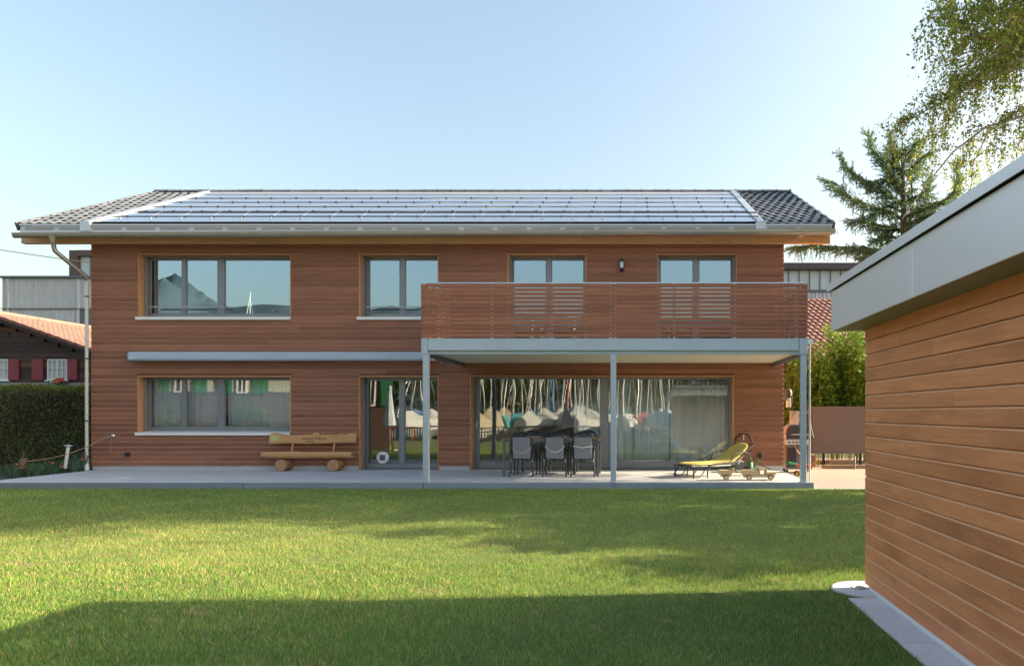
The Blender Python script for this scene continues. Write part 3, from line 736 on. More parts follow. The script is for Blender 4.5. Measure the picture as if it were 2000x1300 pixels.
# slabs along the garage
y = GYF - .33; k = 0
edge = [(1.755, 5.55), (1.755, 4.1)]
sl = None
slabs = thing('slab_strip', 'strip of pale concrete slabs along the foot of the garage', 'paving', (1.88, 4, -.02)); tag(slabs, kind='structure')
while y > GB:
    ln = .92 if k else .2
    MB().box(1.775, GX + .008, y - ln + .004, y - .004, -.1, .012).build('slab', m_slab, slabs, bevel=.005); y -= ln; k += 1
# round concrete shaft cover at the corner
cv = thing('shaft_cover', 'rounded concrete shaft cover with a recessed ring by the garage corner', 'shaft cover', (1.98, 5.98, 0))
pol = [(2.02 + .29 * math.cos(a), 5.985 + .27 * math.sin(a)) for a in np.linspace(0, 2 * math.pi, 29)[:-1]]
cvb = MB().prism(pol, 'z', -.06, .018).build('cover_slab', m_slab, cv, bevel=.012)
MB().tube([(1.96 + .055 * math.cos(a), 5.98 + .05 * math.sin(a), .021) for a in np.linspace(0, 6.28, 17)[:-1]], .008, 6, True).build('ring', m_zinc, cv)
MB().lathe([(.045, .0185), (.045, .0215), (.02, .0225)], (1.96, 5.98, 0), 14).build('lid_recess', m_concrete, cv)

# ------------------------------------------------------------------ things on and by the terrace
D = TZ
# log bench
bn = thing('log_bench', 'rustic log bench with carved mountain backrest against the house wall', 'bench', (-8.1, 16.9, D))
by = 16.86
sx0, sx1 = X_(511, by), X_(688, by); sz = (Z_(881, by) + Z_(895, by)) / 2
pts = [(sx0, by, sz + .015), (sx0 + .1, by, sz + .005)] + [(sx0 + (sx1 - sx0) * k / 8, by + .01 * math.sin(k * 2), sz + .006 * math.sin(k * 3)) for k in range(1, 8)] + [(sx1, by, sz)]
seat = MB().tube(pts, [.055, .078] + [.086 + .004 * math.sin(k) for k in range(7)] + [.082], 14).build('seat_log', m_bench, bn, smooth=True)
MB().lathe([(.07, 0), (.07, .004)], (sx1 + .001, by, sz), 14, (0, R(90), 0)).build('seat_end', m_logend, seat)
MB().lathe([(.028, 0), (.004, .006)], (sx1 + .005, by, sz), 4, (0, R(90), 0)).build('end_crack', m_dark, seat)
for px, py in ((548, 906), (650, 905)):
    c = P(px, py, 16.72); r = .146
    leg = MB().lathe([(r * .97, 0), (r, .01), (r * .99, .15), (r * 1.0, .33)], (c.x, 16.72, D + r * .99), 22, (R(-90), 0, 0)).build('log_foot', m_bark, bn, smooth=True)
    MB().lathe([(r * .93, 0), (r * .93, .004)], (c.x, 16.714, D + r * .99), 22, (R(-90), 0, 0)).build('cut_face', m_logend, leg)
    mb = MB()
    for a in (.6, 2.0, 3.9, 5.2): mb.cbox((c.x + .05 * math.cos(a), 16.712, D + r + .05 * math.sin(a)), (.10, .004, .004), (0, -a, 0))
    mb.build('crack', m_bark, leg)
prof_px = [(526, 866), (525, 862), (528, 847), (535, 845), (548, 846), (560, 849), (575, 849.5), (590, 849), (600, 848), (604, 847), (605, 850), (611, 846), (615, 844.5), (621, 844), (625, 849), (631, 847), (633, 849), (645, 846.5), (650, 849), (660, 847.5), (669, 846), (672, 848.5), (680, 846.5), (690, 845.5), (697, 846.5), (696, 860), (694.5, 864), (670, 864.5), (640, 865), (600, 866), (560, 865)]
bY = 16.97
poly = [W(a, q, bY) for a, q in prof_px]
back = MB().prism(poly, 'y', bY - .02, bY + .035).build('backrest', m_bench, bn, bevel=.006)
MB().box(X_(528.5, bY), X_(546, bY), bY - .026, bY - .021, Z_(860.5, bY), Z_(849.5, bY)).build('plaque', plain('pale_green_plaque', (.50, .52, .22), .6, var=.1), back)
for px0, px1 in ((569, 573), (650.5, 653.5)):
    MB().tube([P(px0, 882, 16.93), P(px1, 864, 16.99)], .022, 8).build('backrest_peg', m_lining, bn, smooth=True)
m_burn = plain('burnt_letter', (.13, .06, .03), .9)
def text(body, p0, size, mat, parent, name='lettering', rot=(R(90), 0, 0), shear=.25, thick=.0015, align='LEFT'):
    cu = bpy.data.curves.new(name, 'FONT'); cu.body = body; cu.size = size; cu.extrude = thick; cu.shear = shear; cu.align_x = align
    o = bpy.data.objects.new(name, cu); link(o, parent); o.location = Vector(p0) - (root_of(parent).location if parent else Vector()); o.rotation_euler = rot
    cu.materials.append(mat)
    me = bpy.data.meshes.new_from_object(o); m2 = bpy.data.objects.new(name, me); link(m2, parent); m2.location = o.location; m2.rotation_euler = o.rotation_euler
    bpy.data.objects.remove(o); return m2
q = P(591, 857.5, bY); text('Leonore & Bruno', (q.x, bY - .0225, q.z), .085, m_burn, back)
q = P(598, 862.5, bY); text('& Maurice', (q.x, bY - .0225, q.z), .05, m_burn, back)

# dining table
tb = thing('dining_table', 'dark framed garden dining table with brownish top between six chairs', 'table', (-1.92, 15.8, D))
tx0, tx1, ty0, ty1, tz = X_(981, 15.36), X_(1170, 15.36), 15.36, 16.24, Z_(856.5, 15.36)
for k in range(5):
    y0 = ty0 + (ty1 - ty0) * k / 5; MB().box(tx0, tx1, y0 + .002, y0 + (ty1 - ty0) / 5 - .002, tz - .022, tz).build('top_board', m_tabletop, tb, bevel=.003)
fr = MB(); 
for a in (ty0 + .005, ty1 - .055): fr.box(tx0 + .055, tx1 - .055, a, a + .05, tz - .075, tz - .023)
for a in (tx0 + .004, tx1 - .054): fr.box(a, a + .05, ty0 + .005, ty1 - .005, tz - .076, tz - .0235)
fr.build('apron', m_steel_d, tb)
for x in (tx0 + .005, tx1 - .06):
    for y in (ty0 + .006, ty1 - .061): MB().box(x, x + .055, y, y + .055, D, tz - .0765).build('leg', m_steel_d, tb, bevel=.004)

# chairs
def make_chair():
    t = thing('garden_chair', 'x', 'chair')
    m = m_tube
    bk = [(-.20, -.20, .40), (-.215, -.235, .60), (-.215, -.29, .88), (-.20, -.305, .905)]
    arch = [(.20 * math.cos(a) / 1, -.305 - .02 * math.sin(a), .905 + .10 * math.sin(a)) for a in np.linspace(math.pi, 0, 11)]
    mb = MB().tube(bk + arch[1:-1] + [(-x, y, z) for x, y, z in bk[::-1]], .016, 7); mb.tube([(-.21, -.292, .885), (.21, -.292, .885)], .011, 6)
    mb.build('back_frame', m, t, smooth=True)
    lt = MB()
    for s in (-1, 1):
        for off in (0, .10, .20):
            lt.tube([(s * (-.20 + off), -.293, .89), (s * (-.16 + off), -.303, .925), (s * (-.08 + off), -.312, .95 + .03 * (off < .19)), (s * (-.0 + off * .8), -.315, .96 + .02 * (off < .1)), (s * (.06 + off * .6), -.31, .955 - .1 * off)], .008, 5)
    lt.build('lattice', m, t, smooth=True)
    for s in (-1, 1):
        MB().tube([(s * .262, -.30, 0), (s * .25, -.26, .33), (s * .247, -.24, .50), (s * .245, -.18, .60), (s * .245, -.05, .645), (s * .25, .12, .64), (s * .255, .2, .60)], .0195, 7).build('armrest', m, t, smooth=True)
        MB().tube([(s * .255, .20, .60), (s * .252, .235, .45), (s * .258, .27, 0)], .0195, 7).build('leg', m, t, smooth=True)
        MB().tube([(s * .235, -.22, .42), (s * .235, .23, .42)], .013, 6).build('side_rail', m, t)
    MB().box(-.235, .235, -.215, .23, .412, .425).build('seat_plate', m, t)
    MB().box(-.215, .215, -.19, .24, .427, .475).build('seat_cushion', m_fabric, t, bevel=.02)
    mb = MB(); mb.cbox((0, -.262, .645), (.395, .05, .49), (R(11.5), 0, 0)); mb.build('back_cushion', m_fabric, t, bevel=.018, seg=3)
    return t
proto = make_chair()
cy = 15.55
cx = [X_(1018.5, 15.25), X_(1083, 15.25), X_(1138, 15.25)]
row = [(cx[0], cy, 0, 'garden chair at the left end of the front row with thin drooping strap'), (cx[1], cy, 0.02, 'middle garden chair of the front row with wide drooping strap'), (cx[2], cy, 0, 'garden chair at the right end of the front row with strap tied straight across')]
by_ = 16.20
row += [(X_(1041, 16.5), by_, math.pi, 'garden chair behind the table, farthest left of the back row'), (X_(1094, 16.5), by_, math.pi - .04, 'garden chair behind the table, middle of the back row'), (X_(1148, 16.5), by_, math.pi, 'garden chair behind the table, farthest right of the back row')]
chairs = []
for i, (x, y, rz, lab) in enumerate(row):
    o = proto if i == 0 else copy_tree(proto)
    o.location = (x, y, D); o.rotation_euler = (0, 0, rz + (rnd.uniform(-.03, .03))); tag(o, lab, 'chair', 'garden chairs round the dining table'); chairs.append(o)
straps = [[(-.215, -.27, .66), (-.17, -.31, .595), (-.08, -.305, .55), (0, -.30, .538), (.08, -.305, .55), (.17, -.312, .60), (.218, -.28, .67)],
          [(-.215, -.27, .69), (-.17, -.315, .64), (-.08, -.315, .575), (0, -.31, .555), (.08, -.312, .565), (.17, -.318, .62), (.218, -.28, .70)],
          [(-.218, -.28, .69), (-.1, -.325, .672), (-.02, -.328, .66), (.0, -.33, .65), (.02, -.328, .66), (.1, -.326, .67), (.218, -.28, .685)]]
for o, st, w in zip(chairs[:3], straps, (.006, .013, .013)):
    mb = MB().tube(st, w, 8, flat=.35)
    for s in (-1, 1): mb.tube([(s * .25, -.262, .40), (s * .24, -.275, .385), (s * .235, -.28, .33)], .006, 5)
    me_o = mb.build('strap', m_strap, None, smooth=True); me_o.parent = o

# sun lounger, set at an angle with its head towards the wall corner
lg = thing('sun_lounger', 'dark framed sun lounger with yellow cushion and raised backrest', 'lounger')
LW = .30
prof_l = [(0, .325), (.35, .315), (.75, .305), (1.12, .305), (1.30, .37), (1.55, .53), (1.86, .755)]
cush = MB(); n = len(prof_l); secs = []
for i, (u, z) in enumerate(prof_l):
    a = prof_l[max(i - 1, 0)]; b_ = prof_l[min(i + 1, n - 1)]; t = Vector((b_[0] - a[0], 0, b_[1] - a[1])).normalized(); nn = Vector((-t.z, 0, t.x))
    h = .062 if 0 < i < n - 1 else .042; e_ = LW - (.0 if i < n - 1 else .03)
    ring = [(-e_, 0), (-e_ - .012, h * .5), (-e_ + .015, h), (-.1, h * 1.1), (.1, h * 1.1), (e_ - .015, h), (e_ + .012, h * .5), (e_, 0)]
    secs.append([Vector((u, v_, z - .045)) + nn * hh for v_, hh in ring])
v = [q for s_ in secs for q in s_]; m8 = 8
cush.add(v, [(i * m8 + k, i * m8 + (k + 1) % m8, (i + 1) * m8 + (k + 1) % m8, (i + 1) * m8 + k) for i in range(n - 1) for k in range(m8)] + [tuple(range(m8 - 1, -1, -1)), tuple((n - 1) * m8 + k for k in range(m8))])
co = cush.build('cushion', m_yellow, lg, smooth=True); sb = co.modifiers.new('s', 'SUBSURF'); sb.levels = 1; sb.render_levels = 2
for s in (-1, 1):
    V_ = s * (LW + .02); A_ = s * (LW + .05)
    MB().tube([(u, V_, z - .055) for u, z in prof_l[:4]], .018, 7).build('side_rail', m_tube, lg, smooth=True)
    MB().tube([(u, V_, z - .055) for u, z in prof_l[3:]], .017, 7).build('back_rail', m_tube, lg, smooth=True)
    MB().tube([(.42, A_, 0), (.43, A_, .16), (.50, A_, .27), (.62, A_, .30), (1.0, A_, .31), (1.12, A_, .33), (1.18, A_, .44), (1.26, A_, .52), (1.40, A_, .545), (1.58, A_, .52), (1.70, A_, .49), (1.73, A_, .34), (1.74, A_, 0)], .0165, 7).build('arm_tube', m_tube, lg, smooth=True)
    MB().tube([(.06, V_, .27), (.05, V_, .1), (.05, V_, .0)], .018, 7).build('leg', m_tube, lg, smooth=True)
    MB().tube([(.16, V_, .26), (.10, V_, .14), (.0, V_, .07), (.03, V_, .035), (.2, V_, .02), (.27, V_, .05), (.38, V_, .19)], .011, 6).build('foot_stay', m_tube, lg, smooth=True)
    MB().tube([(1.62, V_, .53), (1.42, V_, .36), (1.38, V_, .26)], .011, 6).build('backrest_stay', m_alu, lg, smooth=True)
for u, z in (prof_l[0], prof_l[-1]): MB().tube([(u, -LW - .02, z - .055), (u, LW + .02, z - .055)], .017, 7).build('cross_rail', m_tube, lg, smooth=True)
lg.location = (1.05, 15.05, D); lg.rotation_euler = (0, 0, R(35))

# wooden toy truck and trailer
def wheel(parent, px, py, Y, r=.058):
    c = P(px, py, Y); w_ = MB().lathe([(r, -.012), (r, .012)], (c.x, Y, D + r), 20, (R(90), 0, 0)).build('wheel', m_dark, parent, smooth=True)
    MB().lathe([(r * .76, 0), (r * .76, .005)], (c.x, Y - .0125, D + r), 18, (R(90), 0, 0)).build('wheel_disc', m_toy, w_)
    MB().lathe([(r * .18, 0), (r * .14, .006)], (c.x, Y - .0176, D + r), 10, (R(90), 0, 0)).build('hub', m_alu, w_)
tY = 14.5
tt = thing('toy_truck', 'plain wooden toy truck standing at the terrace edge', 'toy truck', (X_(1484, tY), tY + .1, D))
def tbox(parent, name, x0, x1, y0, y1, ya=0, yb=.2, mat=m_toy, bv=.004):
    return MB().box(X_(x0, tY), X_(x1, tY), tY + ya, tY + yb, Z_(y1, tY), Z_(y0, tY)).build(name, mat, parent, bevel=bv)
tbox(tt, 'chassis', 1453, 1514, 926.5, 932, .02, .18)
tbox(tt, 'load_bed', 1449, 1481.5, 917.5, 926.3, 0, .2)
tbox(tt, 'bonnet', 1498.5, 1517, 921.5, 926.3, .005, .195)
tbox(tt, 'cab_roof', 1482, 1499, 914.5, 917, 0, .2)
tbox(tt, 'cab_pillar', 1482, 1485, 917.2, 926.3, 0, .2); tbox(tt, 'cab_pillar', 1495.5, 1498.2, 917.2, 926.3, 0, .2)
for Y in (tY - .013, tY + .213):
    for px in (1463, 1505): wheel(tt, px, 932, Y)
tr_ = thing('toy_trailer', 'plain wooden toy trailer left of the toy truck', 'toy trailer', (X_(1417, tY), tY + .1, D))
tbox(tr_, 'load_bed', 1405, 1431, 918, 926); tbox(tr_, 'chassis', 1409, 1428, 926.2, 931, .03, .17)
tbox(tr_, 'tailboard', 1431.3, 1436, 915, 923, .02, .18)
tbox(tr_, 'drawbar', 1428.3, 1450, 928.5, 930, .085, .115)
for Y in (tY - .013, tY + .213): wheel(tr_, 1418, 931, Y)

# hose on the wall, tap, watering can, small mower, cable
hs = thing('garden_hose', 'dark red garden hose coiled on the wall tap behind the lounger', 'hose', (X_(1452, 17), 17, .9))
m_hose = plain('red_hose', (.06, .012, .015), .5, var=.2)
hc = P(1452, 872, 17.0)
pts = []
for k in range(70):
    a = k / 69 * 4.2 * 2 * math.pi + 1.2; rr = .235 + .02 * math.sin(k * .7); pts.append((hc.x + rr * .93 * math.cos(a), 17.04 - .05 * k / 69, hc.z + .08 + rr * 1.05 * math.sin(a)))
MB().tube(pts, .009, 6).build('coil', m_hose, hs, smooth=True)
m_cable = plain('dark_cable', (.05, .03, .03), .5)
cb = [P(1468, 890, 16.9), P(1480, 903, 16.6), P(1495, 912, 16.3), P(1505, 916.5, 15.9), P(1522, 918, 16.0), P(1531, 922, 16.4), P(1534, 924, 16.6)]
tag(MB().tube([(q.x, q.y, max(q.z, D + .012)) for q in cb], .012, 6).build('loose_hose', m_cable, smooth=True), 'thin dark hose end trailing from wall across the terrace corner', 'hose')
tp_ = thing('wall_tap', 'small chrome tap on the wall inside the hose coil', 'tap', (X_(1452, 17.05), 17.08, Z_(853, 17.05)))
q = P(1452, 852, 17.05)
MB().tube([(q.x, 17.095, q.z), (q.x, 17.0, q.z), (q.x, 16.985, q.z - .09)], .016, 8).build('spout', m_chrome, tp_, smooth=True)
MB().cbox((q.x, 17.0, q.z + .035), (.085, .02, .02)).cbox((q.x, 17.0, q.z + .035), (.02, .085, .02)).cbox((q.x, 17.0, q.z + .015), (.02, .02, .05)).build('handle', m_chrome, tp_, bevel=.004)
wc = thing('watering_can', 'green watering can with dark rose standing behind the lounger', 'watering can', (X_(1466, 16.5), 16.5, D))
m_green = plain('green_plastic', (.025, .19, .07), .45)
wcx = X_(1464, 16.5)
MB().lathe([(.085, 0), (.09, .02), (.085, .24), (.06, .27)], (wcx, 16.5, D), 16).build('body', m_green, wc, smooth=True)
MB().tube([(wcx + .07, 16.5, D + .07), (wcx + .16, 16.5, D + .2), (wcx + .245, 16.48, D + .34)], [.022, .018, .014], 8).build('spout', m_green, wc, smooth=True)
MB().lathe([(.016, 0), (.05, .05), (.05, .06)], (wcx + .24, 16.48, D + .33), 12, (0, R(35), 0)).build('rose', m_dark, wc, smooth=True)
MB().tube([(wcx - .06, 16.5, D + .25), (wcx - .04, 16.5, D + .36), (wcx + .05, 16.5, D + .34), (wcx + .06, 16.5, D + .26)], .01, 6).build('handle', m_green, wc, smooth=True)
mw = thing('push_mower', 'low grey push mower partly hidden behind the lounger', 'mower', (X_(1440, 16.6), 16.6, D))
mx0 = X_(1432, 16.6)
MB().prism([(mx0 - .12, D + .08), (mx0 + .36, D + .08), (mx0 + .38, D + .14), (mx0 + .28, D + .22), (mx0 - .02, D + .22), (mx0 - .12, D + .15)], 'y', 16.42, 16.78).build('deck', m_steel_d, mw, bevel=.02)
MB().prism([(mx0 + .0, D + .221), (mx0 + .26, D + .221), (mx0 + .22, D + .27), (mx0 + .03, D + .27)], 'y', 16.5, 16.7).build('engine', m_vent, mw, bevel=.01)
for x in (mx0 - .03, mx0 + .3):
    for Y in (16.4, 16.8): MB().lathe([(.075, -.02), (.075, .02)], (x, Y, D + .076), 16, (R(90), 0, 0)).build('wheel', m_dark, mw, smooth=True)

# lantern, camera
la = thing('wall_lantern', 'black wall lantern with glass sides between the balcony doors', 'lamp', (X_(1214.5, 17.0), 17.05, Z_(517, 17.0)))
lx = X_(1214.5, 16.98); lz0, lz1 = Z_(530, 16.98), Z_(503, 16.98)
m_lglass = glassmat('lantern_glass', .25, (.9, .93, .95))
MB().box(lx - .03, lx + .03, 17.05, 17.095, lz0, lz0 + .26).build('back_plate', m_dark, la, bevel=.004)
MB().box(lx - .052, lx + .052, 16.93, 17.045, lz0 + .055, lz0 + .085).tube([(lx, 16.985, lz0 + .06), (lx, 17.0, lz0 + .01), (lx, 17.06, lz0 + .02)], .018, 6).build('base', m_dark, la)
MB().add([(lx - .065, 16.92, lz0 + .25), (lx + .065, 16.92, lz0 + .25), (lx + .065, 17.05, lz0 + .25), (lx - .065, 17.05, lz0 + .25), (lx - .02, 16.965, lz0 + .31), (lx + .02, 16.965, lz0 + .31), (lx + .02, 17.005, lz0 + .31), (lx - .02, 17.005, lz0 + .31)], [(0, 3, 2, 1), (4, 5, 6, 7), (0, 1, 5, 4), (1, 2, 6, 5), (2, 3, 7, 6), (3, 0, 4, 7)]).box(lx - .008, lx + .008, 16.977, 16.993, lz0 + .31, lz0 + .345).build('roof', m_dark, la)
MB().box(lx - .042, lx + .042, 16.94, 17.035, lz0 + .086, lz0 + .249).build('glass', m_lglass, la)
MB().lathe([(.022, 0), (.03, .05), (.012, .1)], (lx, 16.985, lz0 + .1), 10).build('bulb', m_white, la, smooth=True)
for sx in (-1, 1):
    for sy in (16.936, 17.038): MB().box(lx + sx * .05 - .005, lx + sx * .05 + .005, sy - .005, sy + .005, lz0 + .085, lz0 + .25).build('bar', m_dark, la)
sc_ = thing('security_camera', 'small white security camera on the eaves beam', 'camera', (X_(1562, 16.9), 16.93, Z_(462, 16.9)))
q = P(1564.5, 458.5, 16.88)
MB().box(q.x - .05, q.x + .05, 16.86, 16.945, q.z - .045, q.z + .045).build('junction_box', m_white, sc_, bevel=.008)
MB().tube([(q.x - .03, 16.87, q.z - .02), (q.x - .08, 16.84, q.z - .05)], .012, 7).build('arm', m_white, sc_)
h = MB().tube([(q.x - .085, 16.9, q.z - .06), (q.x - .095, 16.78, q.z - .085)], .032, 12).build('head', m_white, sc_, smooth=True)
MB().lathe([(.017, 0), (.017, .006)], (q.x - .0955, 16.779, q.z - .085), 12, (R(90), 0, 0)).build('lens', m_dark, sc_)

# curtains behind the panes
def curtain(x0, x1, z0, z1, Y, label, amp=.045, wl=.16, seed=0):
    r = random.Random(seed); n = max(12, int((x1 - x0) / .018)); v = []
    ph = 0
    for i in range(n + 1):
        x = x0 + (x1 - x0) * i / n; ph += (x1 - x0) / n / wl * 2 * math.pi * (1 + .5 * math.sin(i * .05 + seed))
        o_ = amp * math.sin(ph) * (1 + .3 * math.sin(i * .11 + seed))
        v.append((x, Y + o_ * .7, z1)); v.append((x + .004 * math.sin(ph * .5), Y + o_, z0))
    o = MB().add(v, [(2 * i, 2 * i + 2, 2 * i + 3, 2 * i + 1) for i in range(n)]).build('curtain', m_curtain, smooth=True)
    sd = o.modifiers.new('thick', 'SOLIDIFY'); sd.thickness = .002
    return tag(o, label, 'curtain', 'sheer curtains behind the ground floor panes')
curtain(fx(284), fx(432), .55, 2.5, 17.58, 'sheer curtain behind the left two panes of the ground floor window', seed=1)
curtain(fx(434), fx(580), .55, 2.5, 17.60, 'sheer curtain behind the wide pane of the ground floor window', seed=2)
curtain(fx(1310), fx(1440), .14, 2.5, 17.58, 'sheer curtain at the right end of the sliding door', seed=3)
curtain(fx(1188), fx(1308), .14, 2.5, 17.62, 'sheer curtain in the middle of the sliding door glass', seed=4, amp=.03)
curtain(fx(1120), fx(1172), .14, 2.5, 17.58, 'narrow sheer curtain gathered by the middle bar of the sliding door', seed=5, wl=.09)

# ------------------------------------------------------------------ right yard
gr = thing('gas_grill', 'dark lidded gas grill standing at the right corner of the house', 'grill', (4.25, 17.9, 0))
gy0, gy1 = 17.55, 18.1
def gx_(px): return X_(px, gy0)
def gz_(py): return Z_(py, gy0)
m_grill = plain('grill_enamel', (.055, .055, .065), .35, .3, var=.1)
MB().prism([(gx_(1533.5) + .01, gz_(856)), (gx_(1534) + .02, gz_(846)), (gx_(1537), gz_(836)), (gx_(1543), gz_(830.5)), (gx_(1549), gz_(829)), (gx_(1585), gz_(829)), (gx_(1591), gz_(856))], 'y', gy0 + .02, gy1).build('lid', m_grill, gr, bevel=.03, seg=3)
MB().tube([(gx_(1545), gy0 - .03, gz_(848)), (gx_(1585), gy0 - .03, gz_(848))], .012, 8).build('lid_handle', m_chrome, gr, smooth=True)
MB().box(gx_(1530.5) + .03, gx_(1581), gy0 - .04, gy1, gz_(868), gz_(858)).build('control_panel', m_alu, gr, bevel=.008)
for px in (1541, 1548, 1555, 1562): MB().lathe([(.022, 0), (.018, .025)], (gx_(px), gy0 - .041, gz_(863)), 12, (R(90), 0, 0)).build('knob', m_dark, gr, smooth=True)
MB().box(gx_(1530.5) + .03, gx_(1535), gy0 - .02, gy0 + .1, gz_(857.5), gz_(848)).build('side_shelf', m_alu, gr, bevel=.005)
MB().box(gx_(1531) + .05, gx_(1580), gy0, gy1 - .02, .10, gz_(868.5)).build('cabinet', m_steel_d, gr, bevel=.01)
MB().box(gx_(1534) + .04, gx_(1555), gy0 - .008, gy0 - .001, .16, gz_(874)).build('cabinet_door', m_dark, gr, bevel=.004)
for x in (gx_(1535) + .04, gx_(1577)):
    for Y in (gy0 + .08, gy1 - .1): MB().lathe([(.045, -.02), (.045, .02)], (x, Y, .046), 12, (R(90), 0, 0)).build('castor', m_dark, gr)
MB().tube([(gx_(1551), gy0 - .02, gz_(868)), (gx_(1555), gy0 - .05, gz_(878)), (gx_(1562), gy0 - .03, gz_(887))], .01, 6).build('gas_hose', plain('orange_hose', (.45, .12, .03), .5), gr, smooth=True)
# toy wheelbarrow
wb = thing('toy_wheelbarrow', 'small red toy wheelbarrow with yellow frame by the grill', 'wheelbarrow', (4.2, 16.6, 0))
m_redp = plain('red_enamel', (.32, .02, .03), .4); m_yelp = plain('yellow_enamel', (.6, .38, .02), .45)
wY = 16.55
def wbp(px, py, dy=0): q = P(px, py, wY); return (q.x, wY + dy, q.z)
a = [wbp(1553, 906), wbp(1585, 906), wbp(1583, 916), wbp(1562, 914)]
MB().prism([(q[0], q[2]) for q in a], 'y', wY - .15, wY + .15).build('tray', m_redp, wb, bevel=.015)
c = wbp(1556, 925)
whl = MB().lathe([(.075, -.025), (.075, .025)], (c[0], wY, .078), 18, (R(90), 0, 0)).build('wheel', m_dark, wb, smooth=True)
MB().lathe([(.04, -.028), (.04, .028)], (c[0], wY, .078), 14, (R(90), 0, 0)).build('rim', m_yelp, whl)
for s in (-.13, .13):
    MB().tube([(c[0], wY + s * .4, .078), wbp(1566, 918, s), wbp(1585, 910, s), wbp(1602, 897, s)], .010, 6).build('frame_tube', m_yelp, wb, smooth=True)
    MB().tube([wbp(1576, 915, s), (X_(1582, wY), wY + s, .01)], .010, 6).build('leg', m_yelp, wb)
MB().cbox(wbp(1546, 905, 0), (.24, .2, .07), (0, R(8), 0)).build('front_bag', m_green, wb, bevel=.03)
# outboard style device on the gable wall
om = thing('wall_device', 'black and silver motor hung on the side wall above the grill', 'motor', (HX1 + .15, 18.4, 1.6))
oy = 18.35
MB().lathe([(.06, 0), (.10, .03), (.105, .14), (.07, .22), (.02, .24)], (X_(1540, oy), oy, Z_(776, oy)), 14).build('cowl', m_dark, om, smooth=True)
MB().box(X_(1536, oy), X_(1544, oy), oy - .05, oy + .05, Z_(795, oy), Z_(777, oy)).build('leg_housing', m_alu, om, bevel=.015)
MB().tube([P(1541, 758, oy), P(1546, 765, oy), P(1547, 785, oy), P(1543, 798, oy)], .012, 6).build('cable', m_dark, om, smooth=True)
MB().box(HX1 + .001, X_(1537, oy), oy - .06, oy + .06, Z_(782, oy), Z_(768, oy)).build('bracket', m_steel_d, om)
# brown panel screen
pf = thing('panel_screen', 'matt brown solid panel screen across the paved yard', 'fence', (6.5, 20.2, 0))
fY = 20.1
for a, b_ in ((X_(1580, fY), X_(1586.5, fY)), (X_(1587, fY), X_(1700, fY)), (X_(1700.5, fY), X_(1830, fY))):
    MB().box(a, b_, fY, fY + .06, Z_(885, fY), Z_(793.5, fY)).build('panel', m_brown_panel, pf, bevel=.004)
for px in (1583, 1610, 1682, 1790): MB().box(X_(px, fY) - .035, X_(px, fY) + .035, fY + .061, fY + .13, 0, Z_(800, fY)).build('post', m_dark, pf)
for i, (px0, px1, py0, py1, lab) in enumerate(((1622, 1672, 893, 889, 'upper weathered timber lying under the panel screen'), (1626, 1670, 897.5, 893.5, 'middle weathered timber lying under the panel screen'), (1607, 1692, 904, 899, 'long dark sleeper lying in front of the panel screen'))):
    Y = (19.42, 19.4, 19.0)[i]
    tag(MB().box(X_(px0, Y), X_(px1, Y), Y, Y + .12, *((.112, .22), (-.003, .11), (-.003, .10))[i]).build('timber', m_tabletop, bevel=.01), lab, 'timber', 'timbers by the screen')
tag(MB().box(X_(1577, 19.6), X_(1593, 19.6), 19.6, 19.85, -.003, Z_(888, 19.6)).build('brick_block', m_redt, bevel=.01), 'red brick block beside the panel screen', 'brick')
tag(MB().lathe([(.03, 0), (.03, .33), (.02, .35)], (X_(1669, 18.9), 18.9, -.004), 10).build('small_bollard', m_steel_d, smooth=True), 'low dark metal post in front of the panel screen', 'post')
gp = MB().box(X_(1545, 19.2), X_(1559, 19.2), 19.2, 19.4, 0, Z_(802, 19.2)).build('grey_cabinet', m_frame, bevel=.01); tag(gp, 'narrow grey metal cabinet standing behind the grill', 'cabinet')
ms = MB()
for k in range(9):
    for s in (-1, 1): ms.tube([(X_(1531, 18.6) - .1 + k * .035, 19.0, .9), (X_(1531, 18.6) - .1 + k * .035 + s * .6, 19.0, 1.6)], .004, 4)
tag(ms.build('wire_mesh', m_vent), 'patch of wire mesh fence just behind the house corner', 'fence')

# house with steep red roof behind the screen
rh = thing('red_roof_house', 'dark timber house with steep red tiled roof behind the bamboo', 'house', (12, 33, 0))
ry0, rz0, ry1, rz1 = 30.5, Z_(706, 30.5), 35.5, Z_(588, 35.5)
MB().prism([(ry0 + .8, 0), (ry1 + 4, 0), (ry1 + 4, rz0 - .2), (ry1, rz1 - .2), (ry0 + .8, rz0 + .1)], 'x', 6.2, 18).build('wall', m_chalet, rh)
def tile_field(name, O, U, V, nu, nv, du, dv, mat, parent, amp=.035, lift=.045):
    """joined field of overlapping wavy roof tiles: O origin at eave, U along eave, V up slope"""
    O, U, V = Vector(O), Vector(U).normalized(), Vector(V).normalized(); N = U.cross(V); N = N if N.z > 0 else -N
    vv = []; ff = []
    xs = [0, .25, .5, .75, 1.0]; hz_ = [0, .9, 1, .5, 0]
    for j in range(nv):
        for i in range(nu):
            b0 = O + U * (i * du + (du / 2 if j % 2 else 0)) + V * (j * dv); n = len(vv); jit = rnd.uniform(-.006, .006)
            for q, hh in zip(xs, hz_): vv.append(b0 + U * (q * du * .98) + N * (lift + amp * hh + jit))
            for q, hh in zip(xs, hz_): vv.append(b0 + U * (q * du * .98) + V * dv * 1.12 + N * (.008 + amp * hh))
            for q in xs: vv.append(b0 + U * (q * du * .98) + N * -.01)
            for k in range(4): ff += [(n + k, n + k + 1, n + 6 + k, n + 5 + k), (n + 10 + k, n + 11 + k, n + k + 1, n + k)]
    return tag(MB().add(vv, ff).build(name, mat, parent), kind='stuff')
Vs = Vector((0, ry1 - ry0, rz1 - rz0)); nv = int(Vs.length / .33)
